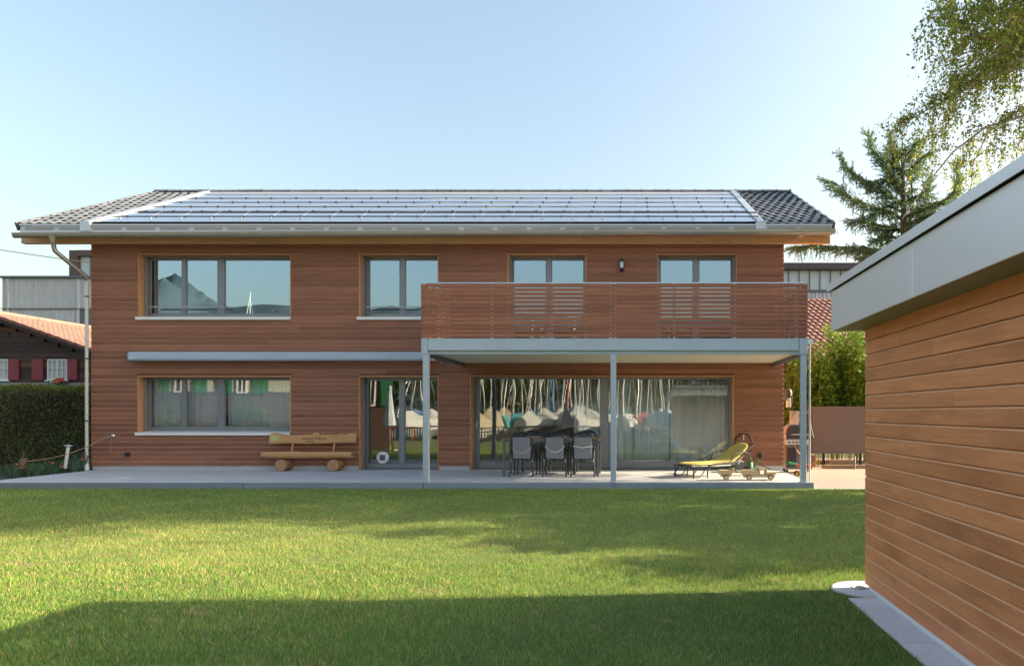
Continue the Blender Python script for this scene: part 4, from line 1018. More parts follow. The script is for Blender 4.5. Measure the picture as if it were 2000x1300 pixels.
MB().prism([(ry0, rz0 - .06), (ry1, rz1 - .06), (ry1 + 4.6, rz0 - .06), (ry1 + 4.6, rz0 - .2), (ry1, rz1 - .25), (ry0, rz0 - .2)], 'x', 5.8, 18.4).build('roof', m_chalet, rh)
tile_field('roof_tiles', (5.8, ry0 - .1, rz0), (1, 0, 0), Vs, 42, nv + 1, .30, .33, m_redt, rh, .05, .05)
MB().tube([(5.8, ry1, rz1 + .02), (18.4, ry1, rz1 + .02)], .12, 8).build('ridge_cap', m_redt, rh)
# long flat building behind with a glazed upper band
rb = thing('glass_band_building', 'flat roofed building with a glazed upper band right behind the house', 'building', (14, 44, 0))
bY = 43.0
MB().box(X_(1440, bY), X_(1900, bY), bY + .2, bY + 9, 0, Z_(570, bY)).build('wall', m_greyclad, rb)
for k in range(60):
    x = X_(1440, bY) + k * (X_(1900, bY) - X_(1440, bY)) / 60; MB().box(x + .02, x + .22, bY + .14, bY + .199, 3, Z_(570.5, bY)).build('wall_board', m_greyclad, rb)
MB().box(X_(1440, bY), X_(1900, bY), bY + .1, bY + 9, Z_(569.8, bY), Z_(565, bY)).build('window_sill', m_steel_d, rb)
m_pale_pane = plain('pale_pane_glass', (.50, .56, .58), .12, var=.04)  # even pale colour for the panes of both rear buildings
k = 0; px = 1440
while px < 1900:
    MB().box(X_(px + .5, bY), X_(px + 19.8, bY), bY + .3, bY + .34, Z_(564.8, bY), Z_(526, bY)).build('pane', m_pale_pane, rb)
    MB().box(X_(px - .5, bY), X_(px + .4, bY), bY + .22, bY + .38, Z_(564.8, bY), Z_(526, bY)).build('mullion', m_steel_d, rb); px += 20.5
MB().box(X_(1440, bY), X_(1900, bY), bY - .1, bY + 9, Z_(525.8, bY), Z_(513.5, bY)).build('roof_beam', plain('dark_brown_steel', (.075, .06, .07), .5, .2), rb)

# bamboo thicket
def bamboo(name, cx, cy, rx, ry, h, n, label):
    t = thing(name, label, 'bamboo', (cx, cy, 0), 'bamboo along the yard'); mb = MB(); pos = []; dirs = []
    for i in range(n):
        a = rnd.uniform(0, 6.28); q = math.sqrt(rnd.random()); x, y = cx + rx * q * math.cos(a), cy + ry * q * math.sin(a); hh = h * rnd.uniform(.7, 1.05); lx, ly = rnd.uniform(-.5, .5), rnd.uniform(-.6, .3)
        pts = [Vector((x + lx * (k / 5) ** 2, y + ly * (k / 5) ** 2, hh * k / 5)) for k in range(6)]; mb.tube(pts, [.013, .012, .011, .009, .007, .003], 5)
        for k in range(300):
            f = rnd.uniform(.18, 1.0); b0 = Vector((x + lx * f * f, y + ly * f * f, hh * f)); a2 = rnd.uniform(0, 6.28); d = rnd.uniform(.05, .42) * (1.15 - f * .5)
            pos.append((b0.x + d * math.cos(a2), b0.y + d * math.sin(a2), b0.z + rnd.uniform(-.1, .12))); dirs.append((math.cos(a2), math.sin(a2), -.35))
    mb.build('cane', plain('bamboo_cane', (.25, .27, .08), .5) if 'bamboo_cane' not in MATS else MATS['bamboo_cane'], t)
    pos = np.array(pos); V, F = leaf_arrays(pos, np.full(len(pos), .17), .30, dirs=np.array(dirs), up=(0, 0, 1))
    base = np.array([.15, .30, .055]) * rng.uniform(.6, 1.5, (len(pos), 1)) + np.array([.05, .04, 0]) * (rng.random((len(pos), 1)) ** 3)
    arr_mesh('foliage', V, F, m_leaf, t, np.repeat(base, 4, 0))
bamboo('bamboo', 5.6, 21.6, .9, .7, 3.6, 42, 'shorter bamboo clump nearest the house corner behind the screen')
bamboo('bamboo', 7.2, 21.8, 1.0, .8, 4.35, 60, 'taller bamboo clump next to the garage edge behind the screen')
bamboo('bamboo', 9.0, 21.8, .9, .8, 4.5, 30, 'bamboo clump hidden mostly by the garage')

# ------------------------------------------------------------------ left garden
soil = MB().box(-24, -13.56, 13.96, 19.2, -.15, .015).build('flower_bed', m_soil); tag(soil, 'dark planted bed left of the terrace', kind='structure')
hd = thing('hedge', 'dark clipped evergreen hedge left of the house', 'hedge', (-18.5, 20, 0))
hx0, hx1, hy0, hy1, hz1 = -23.5, -14.3, 19.4, 20.6, 2.22
MB().box(hx0 + .15, hx1 - .15, hy0 + .2, hy1 - .2, 0, hz1 - .16).build('inner_wood', m_soil, hd)
n1, n2 = 40000, 16000
pf_ = np.column_stack([rng.uniform(hx0, hx1, n1), hy0 + rng.gamma(1.5, .07, n1), rng.uniform(0, hz1, n1)])
bul = .08 * np.sin(pf_[:, 0] * 2.3) * np.sin(pf_[:, 2] * 2.9 + pf_[:, 0]); pf_[:, 1] += bul
pt_ = np.column_stack([rng.uniform(hx0, hx1, n2), rng.uniform(hy0, hy1, n2), hz1 + rng.normal(0, .05, n2) + .05 * np.sin(np.arange(n2))]); pt_[:, 2] += .05 * np.sin(pt_[:, 0] * 3.1)
pos = np.vstack([pf_, pt_]); dr = np.vstack([np.tile([0, -.6, .5], (n1, 1)), np.tile([0, -.2, 1], (n2, 1))])
V, F = leaf_arrays(pos, np.full(len(pos), .085), .35, dirs=dr)
bs_ = np.vstack([np.tile([.20, .23, .115], (n1, 1)), np.tile([.20, .22, .06], (n2, 1))]) * rng.uniform(.5, 1.6, (len(pos), 1))
br = (np.sin(pos[:, 0] * 1.7 + 2) * np.sin(pos[:, 2] * 2.2 + 1.1) > .1)[:, None] & (np.arange(len(pos)) < n1)[:, None]
bs_ = np.where(br & (rng.random((len(pos), 1)) < .6), np.array([.20, .16, .14]) * rng.uniform(.6, 1.3, (len(pos), 1)), bs_)
arr_mesh('foliage', V, F, m_leaf, hd, np.repeat(bs_, 4, 0))

# flowering clumps in the bed
m_flower = plain('red_petal', (.72, .09, .10), .6, var=.2)
def clump(px, py, Y, h, n, label, red=0, blade=.035, wide=.3, grey=0.0):
    b0 = P(px, py, Y); t = thing('garden_plant', label, 'plant', (b0.x, Y, 0.015), 'plants in the bed left of the terrace'); vv = []; ff = []; cc = []; mbs = MB()
    for i in range(n):
        a = rnd.uniform(0, 6.28); d = wide * math.sqrt(rnd.random()); x, y = b0.x + d * .35 * math.cos(a), Y + d * .35 * math.sin(a); hh = h * rnd.uniform(.45, 1.0)
        ex, ey = d * math.cos(a) + rnd.uniform(-.05, .05), d * math.sin(a) * .6; nrm_ = (-math.sin(a) * .7 + .5, math.cos(a) * .3)
        w = blade * rnd.uniform(.5, 1) * .5; k = len(vv); c1 = np.array([.13, .22, .09 + grey * .07]) * rnd.uniform(.6, 1.5)
        for f, ww in ((0, w), (.5, w), (.85, w * .6)):
            cx_, cy_, cz_ = x + ex * f * f, y + ey * f * f, .015 + hh * f * (1.12 - .12 * f)
            vv += [(cx_ - ww * nrm_[0], cy_ - ww * nrm_[1], cz_), (cx_ + ww * nrm_[0], cy_ + ww * nrm_[1], cz_)]; cc += [c1, c1]
        ff += [(k, k + 1, k + 3, k + 2), (k + 2, k + 3, k + 5, k + 4)]
    arr_mesh('blade', vv, ff, m_leaf, t, np.array(cc))
    for i in range(red):
        a = rnd.uniform(0, 6.28); q = Vector((b0.x + wide * .8 * math.cos(a), Y - .05 + .15 * math.sin(a), h * rnd.uniform(.45, 1.0)))
        st = MB().tube([(b0.x, Y, .02), (b0.x * .4 + q.x * .6, Y, q.z * .6), q], .004, 4).build('stem', m_green, t)
        fl = MB()
        for k in range(7):
            a = k * .9; fl.cbox((q.x + .014 * math.cos(a), q.y + .014 * math.sin(a), q.z + .008 * (k % 3)), (.022, .022, .012), (.4 * math.cos(a), .4 * math.sin(a), a))
        fl.build('blossom', m_flower, t)
bed = [(28, 926, 16.0, .42, 60, 'loose grassy plant at the left end of the bed', 1), (60, 920, 16.15, .45, 90, 'dense green plant beside the rope wrapped stump', 1), (80, 918, 16.5, .46, 90, 'green clump with a pink bloom between stump and white stake', 1),
       (104, 916, 16.7, .50, 90, 'green clump with red blooms just left of the white stake', 2), (122, 914, 17.0, .50, 80, 'dark green clump behind the white stake', 1), (146, 912, 16.9, .55, 90, 'green clump with red blooms right of the white stake', 2), (164, 911, 17.1, .72, 90, 'tallest leafy plant close to the downpipe', 1), (12, 930, 16.9, .35, 50, 'small weedy plant at the picture edge under the hedge', 0)]
for px, py, Y, h, n, lab, red in bed: clump(px, py, Y, h * .95, n, lab, red, wide=.36, blade=.03, grey=1)
# rope-wrapped stump, white stake, rope, hook
st = thing('driftwood_stump', 'short driftwood stump wound with rope in the flower bed', 'stump', (X_(44, 16.2), 16.2, 0))
q = P(44, 925, 16.2)
MB().tube([(q.x - .1, 16.2, 0), (q.x - .06, 16.2, .2), (q.x, 16.2, .42), (q.x + .03, 16.18, .5)], [.05, .055, .05, .03], 9).build('wood', m_trunk, st, smooth=True)
hel = [(q.x - .085 + .1 * k / 60 + .062 * math.cos(k * .75), 16.2 + .062 * math.sin(k * .75), .12 + .34 * k / 60) for k in range(61)]
MB().tube(hel, .014, 6).build('rope_winding', m_rope, st, smooth=True)
MB().tube([(q.x + .03, 16.18, .48), (q.x + .06, 16.17, .56), (q.x + .05, 16.17, .64)], [.02, .018, .008], 7).build('branch_stub', m_trunk, st, smooth=True)
sk = thing('white_stake', 'leaning white metal stake with flat cap in the flower bed', 'garden stake', (X_(126, 16.7), 16.7, 0))
a, b_ = P(127, 914, 16.7), P(133.5, 872, 16.7)
MB().tube([a, b_], .036, 10).build('tube', m_white, sk, smooth=True)
MB().lathe([(.012, 0), (.09, .012), (.085, .022), (.02, .035)], tuple(b_ + Vector((.004, 0, .012))), 14, (0, R(7), 0)).build('cap', m_alu, sk, smooth=True)
MB().tube([a, Vector((a.x - .02, 16.7, .0))], .01, 6).build('spike', m_steel_d, sk)
MB().tube([a + Vector((-.045, 0, .01)), a + Vector((.055, 0, -.005))], .018, 6).build('foot_ring', m_dark, sk)
rp0, rp1 = P(52, 900, 16.2), P(211, 851, 17.02); pts = []
for k in range(17):
    f = k / 16; p_ = rp0.lerp(rp1, f); p_.z -= .26 * f * (1 - f) * 2; pts.append(p_)
tag(MB().tube(pts, .011, 6).build('rope', m_rope, smooth=True), 'hemp rope slung from the stump to the wall hook', 'rope')
hk = thing('wall_hook', 'small silver mooring hook on the wall holding the rope', 'hook', (X_(217, 17.05), 17.06, Z_(851, 17.05)))
q = P(218, 850.5, 17.03)
MB().lathe([(.055, 0), (.055, .02), (.03, .05), (.012, .06)], (q.x, 17.095, q.z), 16, (R(90), 0, 0)).build('disc', m_chrome, hk, smooth=True)
MB().cbox((q.x - .07, 17.02, q.z), (.05, .05, .05), (.3, .4, .2)).cbox((q.x - .05, 17.0, q.z - .04), (.03, .04, .05), (.2, .6, .1)).cbox((q.x - .1, 17.02, q.z + .02), (.03, .03, .03), (.5, .1, .6)).build('shackle', m_chrome, hk, bevel=.006)
le = [(q.x - .01, 17.0, q.z - .02), (q.x - .012, 17.03, q.z - .18), (q.x - .03, 17.04, q.z - .32)]
MB().tube(le + [(q.x - .04 + .022 * math.sin(a), 17.04, q.z - .37 + .05 * math.cos(a)) for a in np.linspace(.2, 6.2, 12)], .008, 6).build('rope_end', m_rope, hk, smooth=True)

# chalet
CY = 26.0
ch = thing('chalet', 'old dark timber chalet with red shutters beyond the hedge', 'house', (-24.2, CY + 4, 0))
RXc, RZc = -24.2, Z_(619, 25.5) + .16; sl_ = .356
def czr(x): return RZc - sl_ * abs(x - RXc)
cwx0, cwx1 = -30.5, -17.9; cz0 = Z_(747, CY)
poly = [(cwx0, cz0), (cwx1, cz0), (cwx1, czr(cwx1) - .25), (RXc, czr(RXc) - .25), (cwx0, czr(cwx0) - .25)]
MB().prism(poly, 'y', CY + .06, CY + 8).build('wall', m_chalet, ch)
MB().box(cwx0 - .1, cwx1 + .1, CY - .15, CY + 8, 0, cz0 - .005).build('base_wall', m_concrete, ch)
z = cz0; r_ = random.Random(5)
wins = [(X_(92, CY), X_(132, CY), Z_(742, CY), Z_(701, CY)), (X_(-22, CY), X_(17.5, CY), Z_(742, CY), Z_(701, CY))]
vents = [(X_(17, CY), X_(26, CY), Z_(660, CY), Z_(646, CY)), (X_(-8, CY), X_(3, CY), Z_(660, CY), Z_(646, CY))]
while z < czr(RXc) - .4:
    zc = z + .1; half = (RZc - .25 - (z + .19)) / sl_
    x0, x1 = max(cwx0, RXc - half), min(cwx1, RXc + half)
    cuts = sorted((w[0], w[1]) for w in wins + vents if w[2] - .05 < zc < w[3] + .05); e = []; x = x0
    for a, b_ in cuts:
        if a > x: e.append((x, a))
        x = max(x, b_)
    if x < x1: e.append((x, x1))
    for a, b_ in e:
        if b_ - a > .1: MB().box(a, b_, CY + r_.uniform(-.008, .008), CY + .058, z + .004, z + .19).build('board', m_chalet2 if r_.random() < .18 else m_chalet, ch)
    z += .193
m_lace = plain('lace_curtain', (.62, .60, .60), .9, var=.12, scale=14)
for wi, w in enumerate(wins):
    wf = MB()
    x0, x1, z0, z1 = w; xm = (x0 + x1) / 2
    ps = []
    for a, b_ in ((x0 + .05, xm - .03), (xm + .03, x1 - .05)):
        for q0, q1 in ((z0 + .05, z0 + (z1 - z0) * .55), (z0 + (z1 - z0) * .55 + .03, z1 - .05)):
            h_ = (a + b_) / 2; ps += [(a, h_ - .012, q0, q1), (h_ + .012, b_, q0, q1)]
    for q in holes_grid(x0, x1, z0, z1, ps): wf.box(q[0], q[1], CY + .0, CY + .05, q[2], q[3])
    f_ = wf.build('window', m_white, ch)
    MB().box(x0 + .03, x1 - .03, CY + .052, CY + .056, z0 + .03, z1 - .03).build('lace', m_lace, f_)
    MB().box(x0 - .05, x1 + .05, CY - .06, CY + .0, z0 - .05, z0 - .003).build('sill', m_white, f_)
for a, b_ in ((64, 86), (133, 153), (17.8, 39)):
    sh = MB().box(X_(a, CY), X_(b_, CY), CY - .05, CY - .012, Z_(742, CY), Z_(701, CY)).build('shutter', m_redsh, ch, bevel=.004)
    for k in range(12):
        zz = Z_(742, CY) + .05 + k * .06
        MB().cbox(((X_(a, CY) + X_(b_, CY)) / 2, CY - .054, zz), (X_(b_, CY) - X_(a, CY) - .09, .008, .045), (R(-12), 0, 0)).build('louvre', m_redsh, sh)
for w in vents: MB().box(w[0], w[1], CY + .03, CY + .057, w[2], w[3]).build('vent', m_dark, ch)
mb = MB(); ry_ = CY - .5
for s in (-1, 1):
    xe = RXc + s * 7.2
    mb.prism([(RXc, RZc - .02), (xe, czr(xe) - .02), (xe, czr(xe) - .16), (RXc, RZc - .2)], 'y', ry_, CY + 8.4)
rc = mb.build('roof', m_chalet, ch)
for s in (1, -1):
    Vd = Vector((-s, 0, sl_)); ln = 7.2 * math.hypot(1, sl_); xe = RXc + s * 7.2
    tile_field('roof_tiles', (xe, ry_ - .08, czr(xe)), (0, 1, 0), Vd, 40, int(ln / .32), .225, .32, m_pinkt, rc, .045, .05)
MB().tube([(RXc, ry_ - .1, RZc + .04), (RXc, CY + 8.4, RZc + .04)], .11, 8).build('ridge_cap', m_pinkt, rc)
k = 0
while k * .33 < 7.2: # verge tiles along the near rake
    x = RXc + k * .33; MB().cbox((x + .17, ry_ - .02, czr(x + .17) + .01), (.35, .16, .13), (0, math.atan(sl_) + .05, 0)).build('verge_tile', m_redt, rc, bevel=.02); k += 1
gf = thing('window_flowers', 'red and white geraniums in front of the chalet window', 'flowers', (X_(112, CY - .2), CY - .3, cz0))
q = P(113, 748, CY - .3); mb = MB(); mg = MB(); m_wfl = plain('cream_petal', (.7, .66, .45), .7)
fw = MB()
for k in range(26):
    a = rnd.uniform(0, 6.28); d = rnd.random(); tgt = mb if k % 2 else fw
    tgt.cbox((q.x + .28 * d * math.cos(a) + (.08 if k % 2 else -.1), CY - .35 + .1 * math.sin(a), q.z + .02 + rnd.uniform(0, .16)), (.07, .07, .05), (a, a * 2, a))
for k in range(40): mg.cbox((q.x + rnd.uniform(-.33, .33), CY - .32 + rnd.uniform(-.05, .08), q.z + rnd.uniform(-.06, .1)), (.08, .05, .01), (rnd.uniform(0, 3), rnd.uniform(0, 3), 0))
mb.build('red_bloom', m_flower, gf); fw.build('cream_bloom', m_wfl, gf); mg.build('leaves', m_green, gf)
# grey timber hall behind the chalet
gb = thing('grey_timber_hall', 'pale grey vertical boarded hall behind the chalet', 'building', (-30, 45, 0))
HY = 40.0
hx0, hx1 = X_(4, HY), X_(260, HY); zt = Z_(543, HY)
MB().box(hx0, hx1, HY + .06, HY + 10, 0, zt).build('wall', m_greyclad, gb)
x = hx0; r_ = random.Random(8); dw = (X_(156, HY), X_(200, HY), Z_(650, HY), Z_(605, HY))
while x < X_(215, HY):
    w = .108
    for z0, z1 in ((2, Z_(603.5, HY)), (Z_(602, HY), zt - .02)):
        if dw[0] - w < x < dw[1] and z0 < dw[2] < z1: z1 = dw[2]
        MB().box(x + .006, x + w - .012, HY + r_.uniform(.0, .012), HY + .058, z0, z1).build('wall_board', m_greyclad, gb)
    x += w
for px in (14, 151): MB().box(X_(px, HY), X_(px + 4.5, HY), HY - .06, HY - .001, 2, zt - .02).build('pilaster', m_greyclad, gb)
MB().box(hx0 - .02, hx1, HY - .08, HY - .002, Z_(603.4, HY), Z_(602.1, HY)).build('joint_strip', m_steel_d, gb)
MB().box(dw[0], dw[1], HY + .0, HY + .055, dw[2], dw[3]).build('dark_window', m_steel_d, gb, bevel=.02)
MB().box(hx0 - .1, hx1, HY - .15, HY + 10, zt, zt + .11).build('roof_edge', m_steel_d, gb)
ux = X_(121, HY)
m_brst = plain('brown_cladding', (.10, .065, .06), .5, .2, var=.1)
MB().box(ux, X_(138, HY), HY + .5, HY + .9, zt + .11, Z_(484.5, HY)).build('upper_pier', m_brst, gb)
MB().box(X_(138, HY) + .001, hx1, HY + .45, HY + .9, Z_(496, HY), Z_(484.5, HY)).build('upper_beam', m_brst, gb)
for a in range(138, 260, 22): MB().box(X_(a + .6, HY), X_(a + 21.4, HY), HY + .7, HY + .74, zt + .111, Z_(496.2, HY)).build('upper_pane', m_pale_pane, gb)
for a in range(160, 260, 22): MB().box(X_(a - .5, HY), X_(a + .5, HY), HY + .6, HY + .8, zt + .111, Z_(496.2, HY)).build('upper_mullion', m_steel_d, gb)
# overhead cable
cp = []
for k in range(21):
    f = k / 20; px = -150 + 470 * f; py = 463 + 67 * f + 16 * f * (1 - f); cp.append(P(px, py, 30 - 2 * f))
tag(MB().tube(cp, .018, 5).build('overhead_cable', plain('cable_grey', (.16, .15, .15), .6), smooth=True), 'thin overhead cable sagging towards the house at the left', 'cable')

# ------------------------------------------------------------------ trees
def limb(mb, pts, r0, r1, n=7):
    k = len(pts); mb.tube(pts, [r0 + (r1 - r0) * i / (k - 1) for i in range(k)], n)

def birch(loc, H, rad, z0, label, n_limb=34, seed=1, strands=26, per=26, leaf=.062, tilt=(0, 0), name='birch_tree'):
    r = random.Random(seed); t = thing(name, label, 'tree', loc); x0, y0, _ = loc
    mb = MB(); tw = MB(); tp = [Vector((x0 + tilt[0] * (k / 8) ** 1.5 + .12 * math.sin(k * 1.3), y0 + tilt[1] * (k / 8) ** 1.5 + .1 * math.cos(k), H * k / 8)) for k in range(9)]
    limb(mb, tp, .22, .02, 10)
    def on(f): k = f * 8; i = min(7, int(k)); return tp[i].lerp(tp[i + 1], k - i)
    pos = []
    for i in range(n_limb):
        f = (z0 / H) + (.97 - z0 / H) * (i + r.random()) / n_limb; b0 = on(f); a = i * 2.4 + r.uniform(-.4, .4); L = rad * (1 - .62 * max(0, (f - .45)) / .55) * r.uniform(.75, 1.05)
        pts = [b0]; up = r.uniform(.35, .9)
        for k in range(1, 7):
            g_ = k / 6; pts.append(b0 + Vector((math.cos(a + .25 * math.sin(g_ * 3 + i)) * L * g_, math.sin(a + .25 * math.sin(g_ * 3 + i)) * L * g_, L * (up * g_ - .75 * g_ * g_) + .05 * math.sin(k * 2 + i))))
        limb(mb, pts, .055 * (1.2 - f), .008, 6)
        for s in range(strands):
            g_ = r.uniform(.22, 1.0) ** .8; k = g_ * 6; j = min(5, int(k)); p_ = pts[j].lerp(pts[j + 1], k - j)
            a2 = a + r.uniform(-1.4, 1.4); d = r.uniform(.15, .75); ln = r.uniform(.35, 1.35)
            q = [p_, p_ + Vector((math.cos(a2) * d * .6, math.sin(a2) * d * .6, .1)), p_ + Vector((math.cos(a2) * d, math.sin(a2) * d, -.25 * ln)), p_ + Vector((math.cos(a2) * d * 1.08, math.sin(a2) * d * 1.08, -ln))]
            if q[3].z < (6.75 if q[3].x < 8.0 else 6.2): continue
            tw.tube(q, [.008, .006, .004, .002], 3)
            for m_ in range(per):
                u = r.random() ** .8 * 3; jj = min(2, int(u)); c = q[jj].lerp(q[jj + 1], u - jj)
                pos.append((c.x + r.gauss(0, .055), c.y + r.gauss(0, .055), c.z + r.gauss(0, .05)))
    mb.build('trunk', m_birchbark, t, smooth=True); tw.build('twigs', m_trunk, t)
    pos = np.array(pos); V, F = leaf_arrays(pos, np.full(len(pos), leaf), .72, droop=.5)
    base = np.array([.21, .28, .075])[None] * rng.uniform(.55, 1.6, (len(pos), 1)); yl = rng.random((len(pos), 1)); base = np.where(yl < .22, np.array([.34, .30, .07]) * rng.uniform(.7, 1.3, (len(pos), 1)), base)
    arr_mesh('crown', V, F, m_birch, t, np.repeat(base, 4, 0))
    return t

birch((9.4, 14.0, 0), 16.5, 4.5, 7.5, 'tall weeping birch at the upper right behind the garage', n_limb=92, seed=12, strands=38, per=48, leaf=.066)

def bushy(name, loc, H, rx, ry, zb, n, leaf, label, col=(.06, .095, .02), seed=2, trunk_r=.12, group=None, n_cl=60, mat=None, yellow=.1, cl=1.0):
    r = random.Random(seed); t = thing(name, label, 'tree', loc, group); x0, y0, zz = loc; mb = MB(); pos = []
    cz = (H + zb) / 2; hz2 = (H - zb) / 2
    limb(mb, [Vector((x0, y0, zz)), Vector((x0 + .05, y0, zb * .6)), Vector((x0, y0 + .06, cz)), Vector((x0, y0, H * .92))], trunk_r, trunk_r * .2, 8)
    for i in range(n_cl):
        while True:
            d = Vector((r.uniform(-1, 1), r.uniform(-1, 1), r.uniform(-1, 1)))
            if .35 < d.length < 1: break
        d *= r.uniform(.8, 1.08)
        c = Vector((x0 + d.x * rx, y0 + d.y * ry, cz + d.z * hz2)); s = r.uniform(.16, .34) * min(rx, ry, hz2 * 1.3) * cl
        if i % 2 == 0: limb(mb, [Vector((x0, y0, max(zb * .7, c.z - .45 * abs(c.x - x0) - .5))), Vector(((x0 + c.x) / 2, (y0 + c.y) / 2, c.z - .2)), c], trunk_r * .35, .008, 5)
        k = n // n_cl; p_ = rng.normal(size=(k, 3)) * np.array([s, s, s * .62]) * .8 + np.array(c); pos.append(p_)
    mb.build('trunk', m_trunk, t, smooth=True); pos = np.vstack(pos)
    V, F = leaf_arrays(pos, np.full(len(pos), leaf), .6)
    base = np.array(col)[None] * rng.uniform(.55, 1.6, (len(pos), 1)); yl = rng.random((len(pos), 1)); base = np.where(yl < yellow, np.array(col) * np.array([2.2, 1.6, 1.1]) * rng.uniform(.7, 1.3, (len(pos), 1)), base)
    arr_mesh('crown', V, F, mat or m_leaf, t, np.repeat(base, 4, 0)); return t
# small fruit trees right of the picture, they dapple the right half of the lawn
bushy('fruit_tree', (8.3, 9.4, 0), 4.6, 2.3, 2.2, 1.2, 18000, .12, 'small fruit tree right of the picture throwing dappled shade on the lawn', seed=5, n_cl=75, cl=.52)
bushy('fruit_tree', (8.7, 12.4, 0), 5.8, 2.6, 2.1, 1.3, 20000, .12, 'larger fruit tree beside the garage throwing shade near the terrace', seed=6, n_cl=80, cl=.62)

bushy('added_shade_tree', (15.0, 14.4, 0), 15, 3.6, 3.4, 5.5, 26000, .16, 'unseen tall broad tree added beyond the garage to shade the far lawn', seed=8, trunk_r=.25, n_cl=90, cl=.8)  # out-of-view tree added to deepen the shade on the far lawn
# spruce behind the garage
def spruce():
    SY = 21.0
    t = thing('spruce_tree', 'ragged green spruce rising between house roof and garage', 'tree', (X_(1768, SY), SY + 0, 0)); mb = MB()
    def Q(px, py, dy=0): return P(px, py, SY + dy)
    tr = [Vector((X_(1770, SY), SY, 0)), Q(1768, 600), Q(1766, 480), Q(1765, 420), Q(1764, 360), Q(1762, 310), Q(1762, 272)]
    limb(mb, tr, .17, .012, 8)
    limb(mb, [Q(1773, 455, .1), Q(1782, 400, .1), Q(1779, 330, .1), Q(1785, 300, .1)], .05, .01, 6)
    br = [ # polylines of limbs in picture points and a depth offset
        [(1765, 494), (1735, 490), (1690, 484), (1640, 482), (1590, 478), (1545, 484)], [(1765, 470), (1745, 462), (1725, 462), (1705, 470)],
        [(1764, 430), (1740, 418), (1705, 403), (1665, 388), (1640, 372), (1614, 354)], [(1764, 400), (1735, 380), (1700, 358), (1670, 340), (1650, 322), (1643, 303)],
        [(1763, 380), (1745, 345), (1725, 315), (1705, 290), (1692, 262)], [(1763, 350), (1750, 325), (1742, 295), (1738, 265)],
        [(1768, 425), (1800, 410), (1840, 395), (1862, 375), (1870, 345), (1869, 318)], [(1768, 440), (1800, 425), (1830, 415), (1860, 405), (1890, 396)],
        [(1764, 340), (1785, 325), (1800, 310), (1812, 300)], [(1764, 320), (1775, 300), (1785, 285), (1790, 278)],
        [(1766, 470), (1800, 455), (1830, 448)], [(1766, 450), (1720, 440), (1690, 432), (1660, 435)], [(1764, 365), (1740, 352), (1720, 350), (1700, 362)], [(1766, 395), (1790, 385), (1808, 372), (1815, 350)],
        [(1766, 500), (1740, 510), (1710, 512), (1680, 505)], [(1764, 310), (1752, 300), (1745, 290)], [(1764, 415), (1735, 400), (1715, 412), (1695, 425)], [(1765, 520), (1800, 515), (1840, 520)], [(1765, 540), (1720, 545), (1680, 552)]]
    pos = []; dirs = []; dens = []
    def twig(a, b_, w):  # needles along a twig
        L = (b_ - a).length; n = max(3, int(L / .010)); d = (b_ - a).normalized()
        for k in range(n):
            p_ = a.lerp(b_, k / n); s = Vector((rnd.gauss(0, 1), rnd.gauss(0, 1), rnd.gauss(0, 1))); s = (s - d * s.dot(d)); s = s.normalized() if s.length > 0 else s
            dd = (d * .8 + s * .75); pos.append(p_ + dd * .02); dirs.append(dd)
    for bi, pl in enumerate(br):
        for rep in range(2 if bi < 16 else 1):
            dy = (rnd.uniform(.2, 1.2) * (1 if rep else -1)) * (len(pl) / 5)
            pts = [Q(px + (rep * rnd.uniform(-7, 7) if i else 0), py + (rep * rnd.uniform(-10, 10) if i else 0), dy * i / len(pl)) for i, (px, py) in enumerate(pl)]
            limb(mb, pts, .045, .008, 5)
            Ls = [(pts[i + 1] - pts[i]).length for i in range(len(pts) - 1)]; tot = sum(Ls); d = .2
            while d < tot:
                i = 0; q = d
                while q > Ls[i] and i < len(Ls) - 1: q -= Ls[i]; i += 1
                p_ = pts[i].lerp(pts[i + 1], min(1, q / Ls[i])); ax = (pts[i + 1] - pts[i]).normalized(); f = d / tot
                for s in (-1, 1):
                    if rnd.random() < .12: continue
                    side = Vector((rnd.uniform(-.5, .5), s * rnd.uniform(.3, 1), rnd.uniform(-.55, .35))); L = rnd.uniform(.2, .55) * (1.15 - .55 * f)
                    dv = (ax * .75 + side * .7).normalized(); e = p_ + dv * L + Vector((0, 0, -.12 * L)); twig(p_, e, 1); mb.tube([p_, e], [.006, .002], 3)
                    for u in (.45, .8):
                        m_ = p_.lerp(e, u); sv = (dv + Vector((rnd.uniform(-.9, .9), rnd.uniform(-.9, .9), rnd.uniform(-.8, .2)))).normalized(); twig(m_, m_ + sv * L * .42, 1)
                    if rnd.random() < .45: twig(p_, p_ + Vector((rnd.uniform(-.1, .1), rnd.uniform(-.1, .1), -rnd.uniform(.15, .45))), 1)
                d += .06
            twig(pts[-2], pts[-1] + (pts[-1] - pts[-2]).normalized() * .25, 1)
    twig(tr[-2], tr[-1], 1)
    for k in range(230):   # short shoots close to the trunk
        p_ = Q(1765 + rnd.gauss(0, 16), rnd.uniform(285, 470), rnd.uniform(-.5, .5)); dv = Vector((rnd.uniform(-1, 1), rnd.uniform(-1, .6), rnd.uniform(-.6, .5))).normalized(); e = p_ + dv * rnd.uniform(.15, .4)
        mb.tube([tr[0].lerp(tr[0], 1) * 0 + p_, e], [.005, .002], 3); twig(p_, e, 1)
        for u in (.3, .6, .9): m_ = p_.lerp(e, u); twig(m_, m_ + (dv + Vector((rnd.uniform(-1, 1), rnd.uniform(-1, 1), rnd.uniform(-1, .3)))).normalized() * .14, 1)
    mb.build('trunk', m_trunk, t)
    pos = np.array(pos); dirs = np.array(dirs); V, F = leaf_arrays(pos, np.full(len(pos), .068), .22, dirs=dirs, jitter=.4)
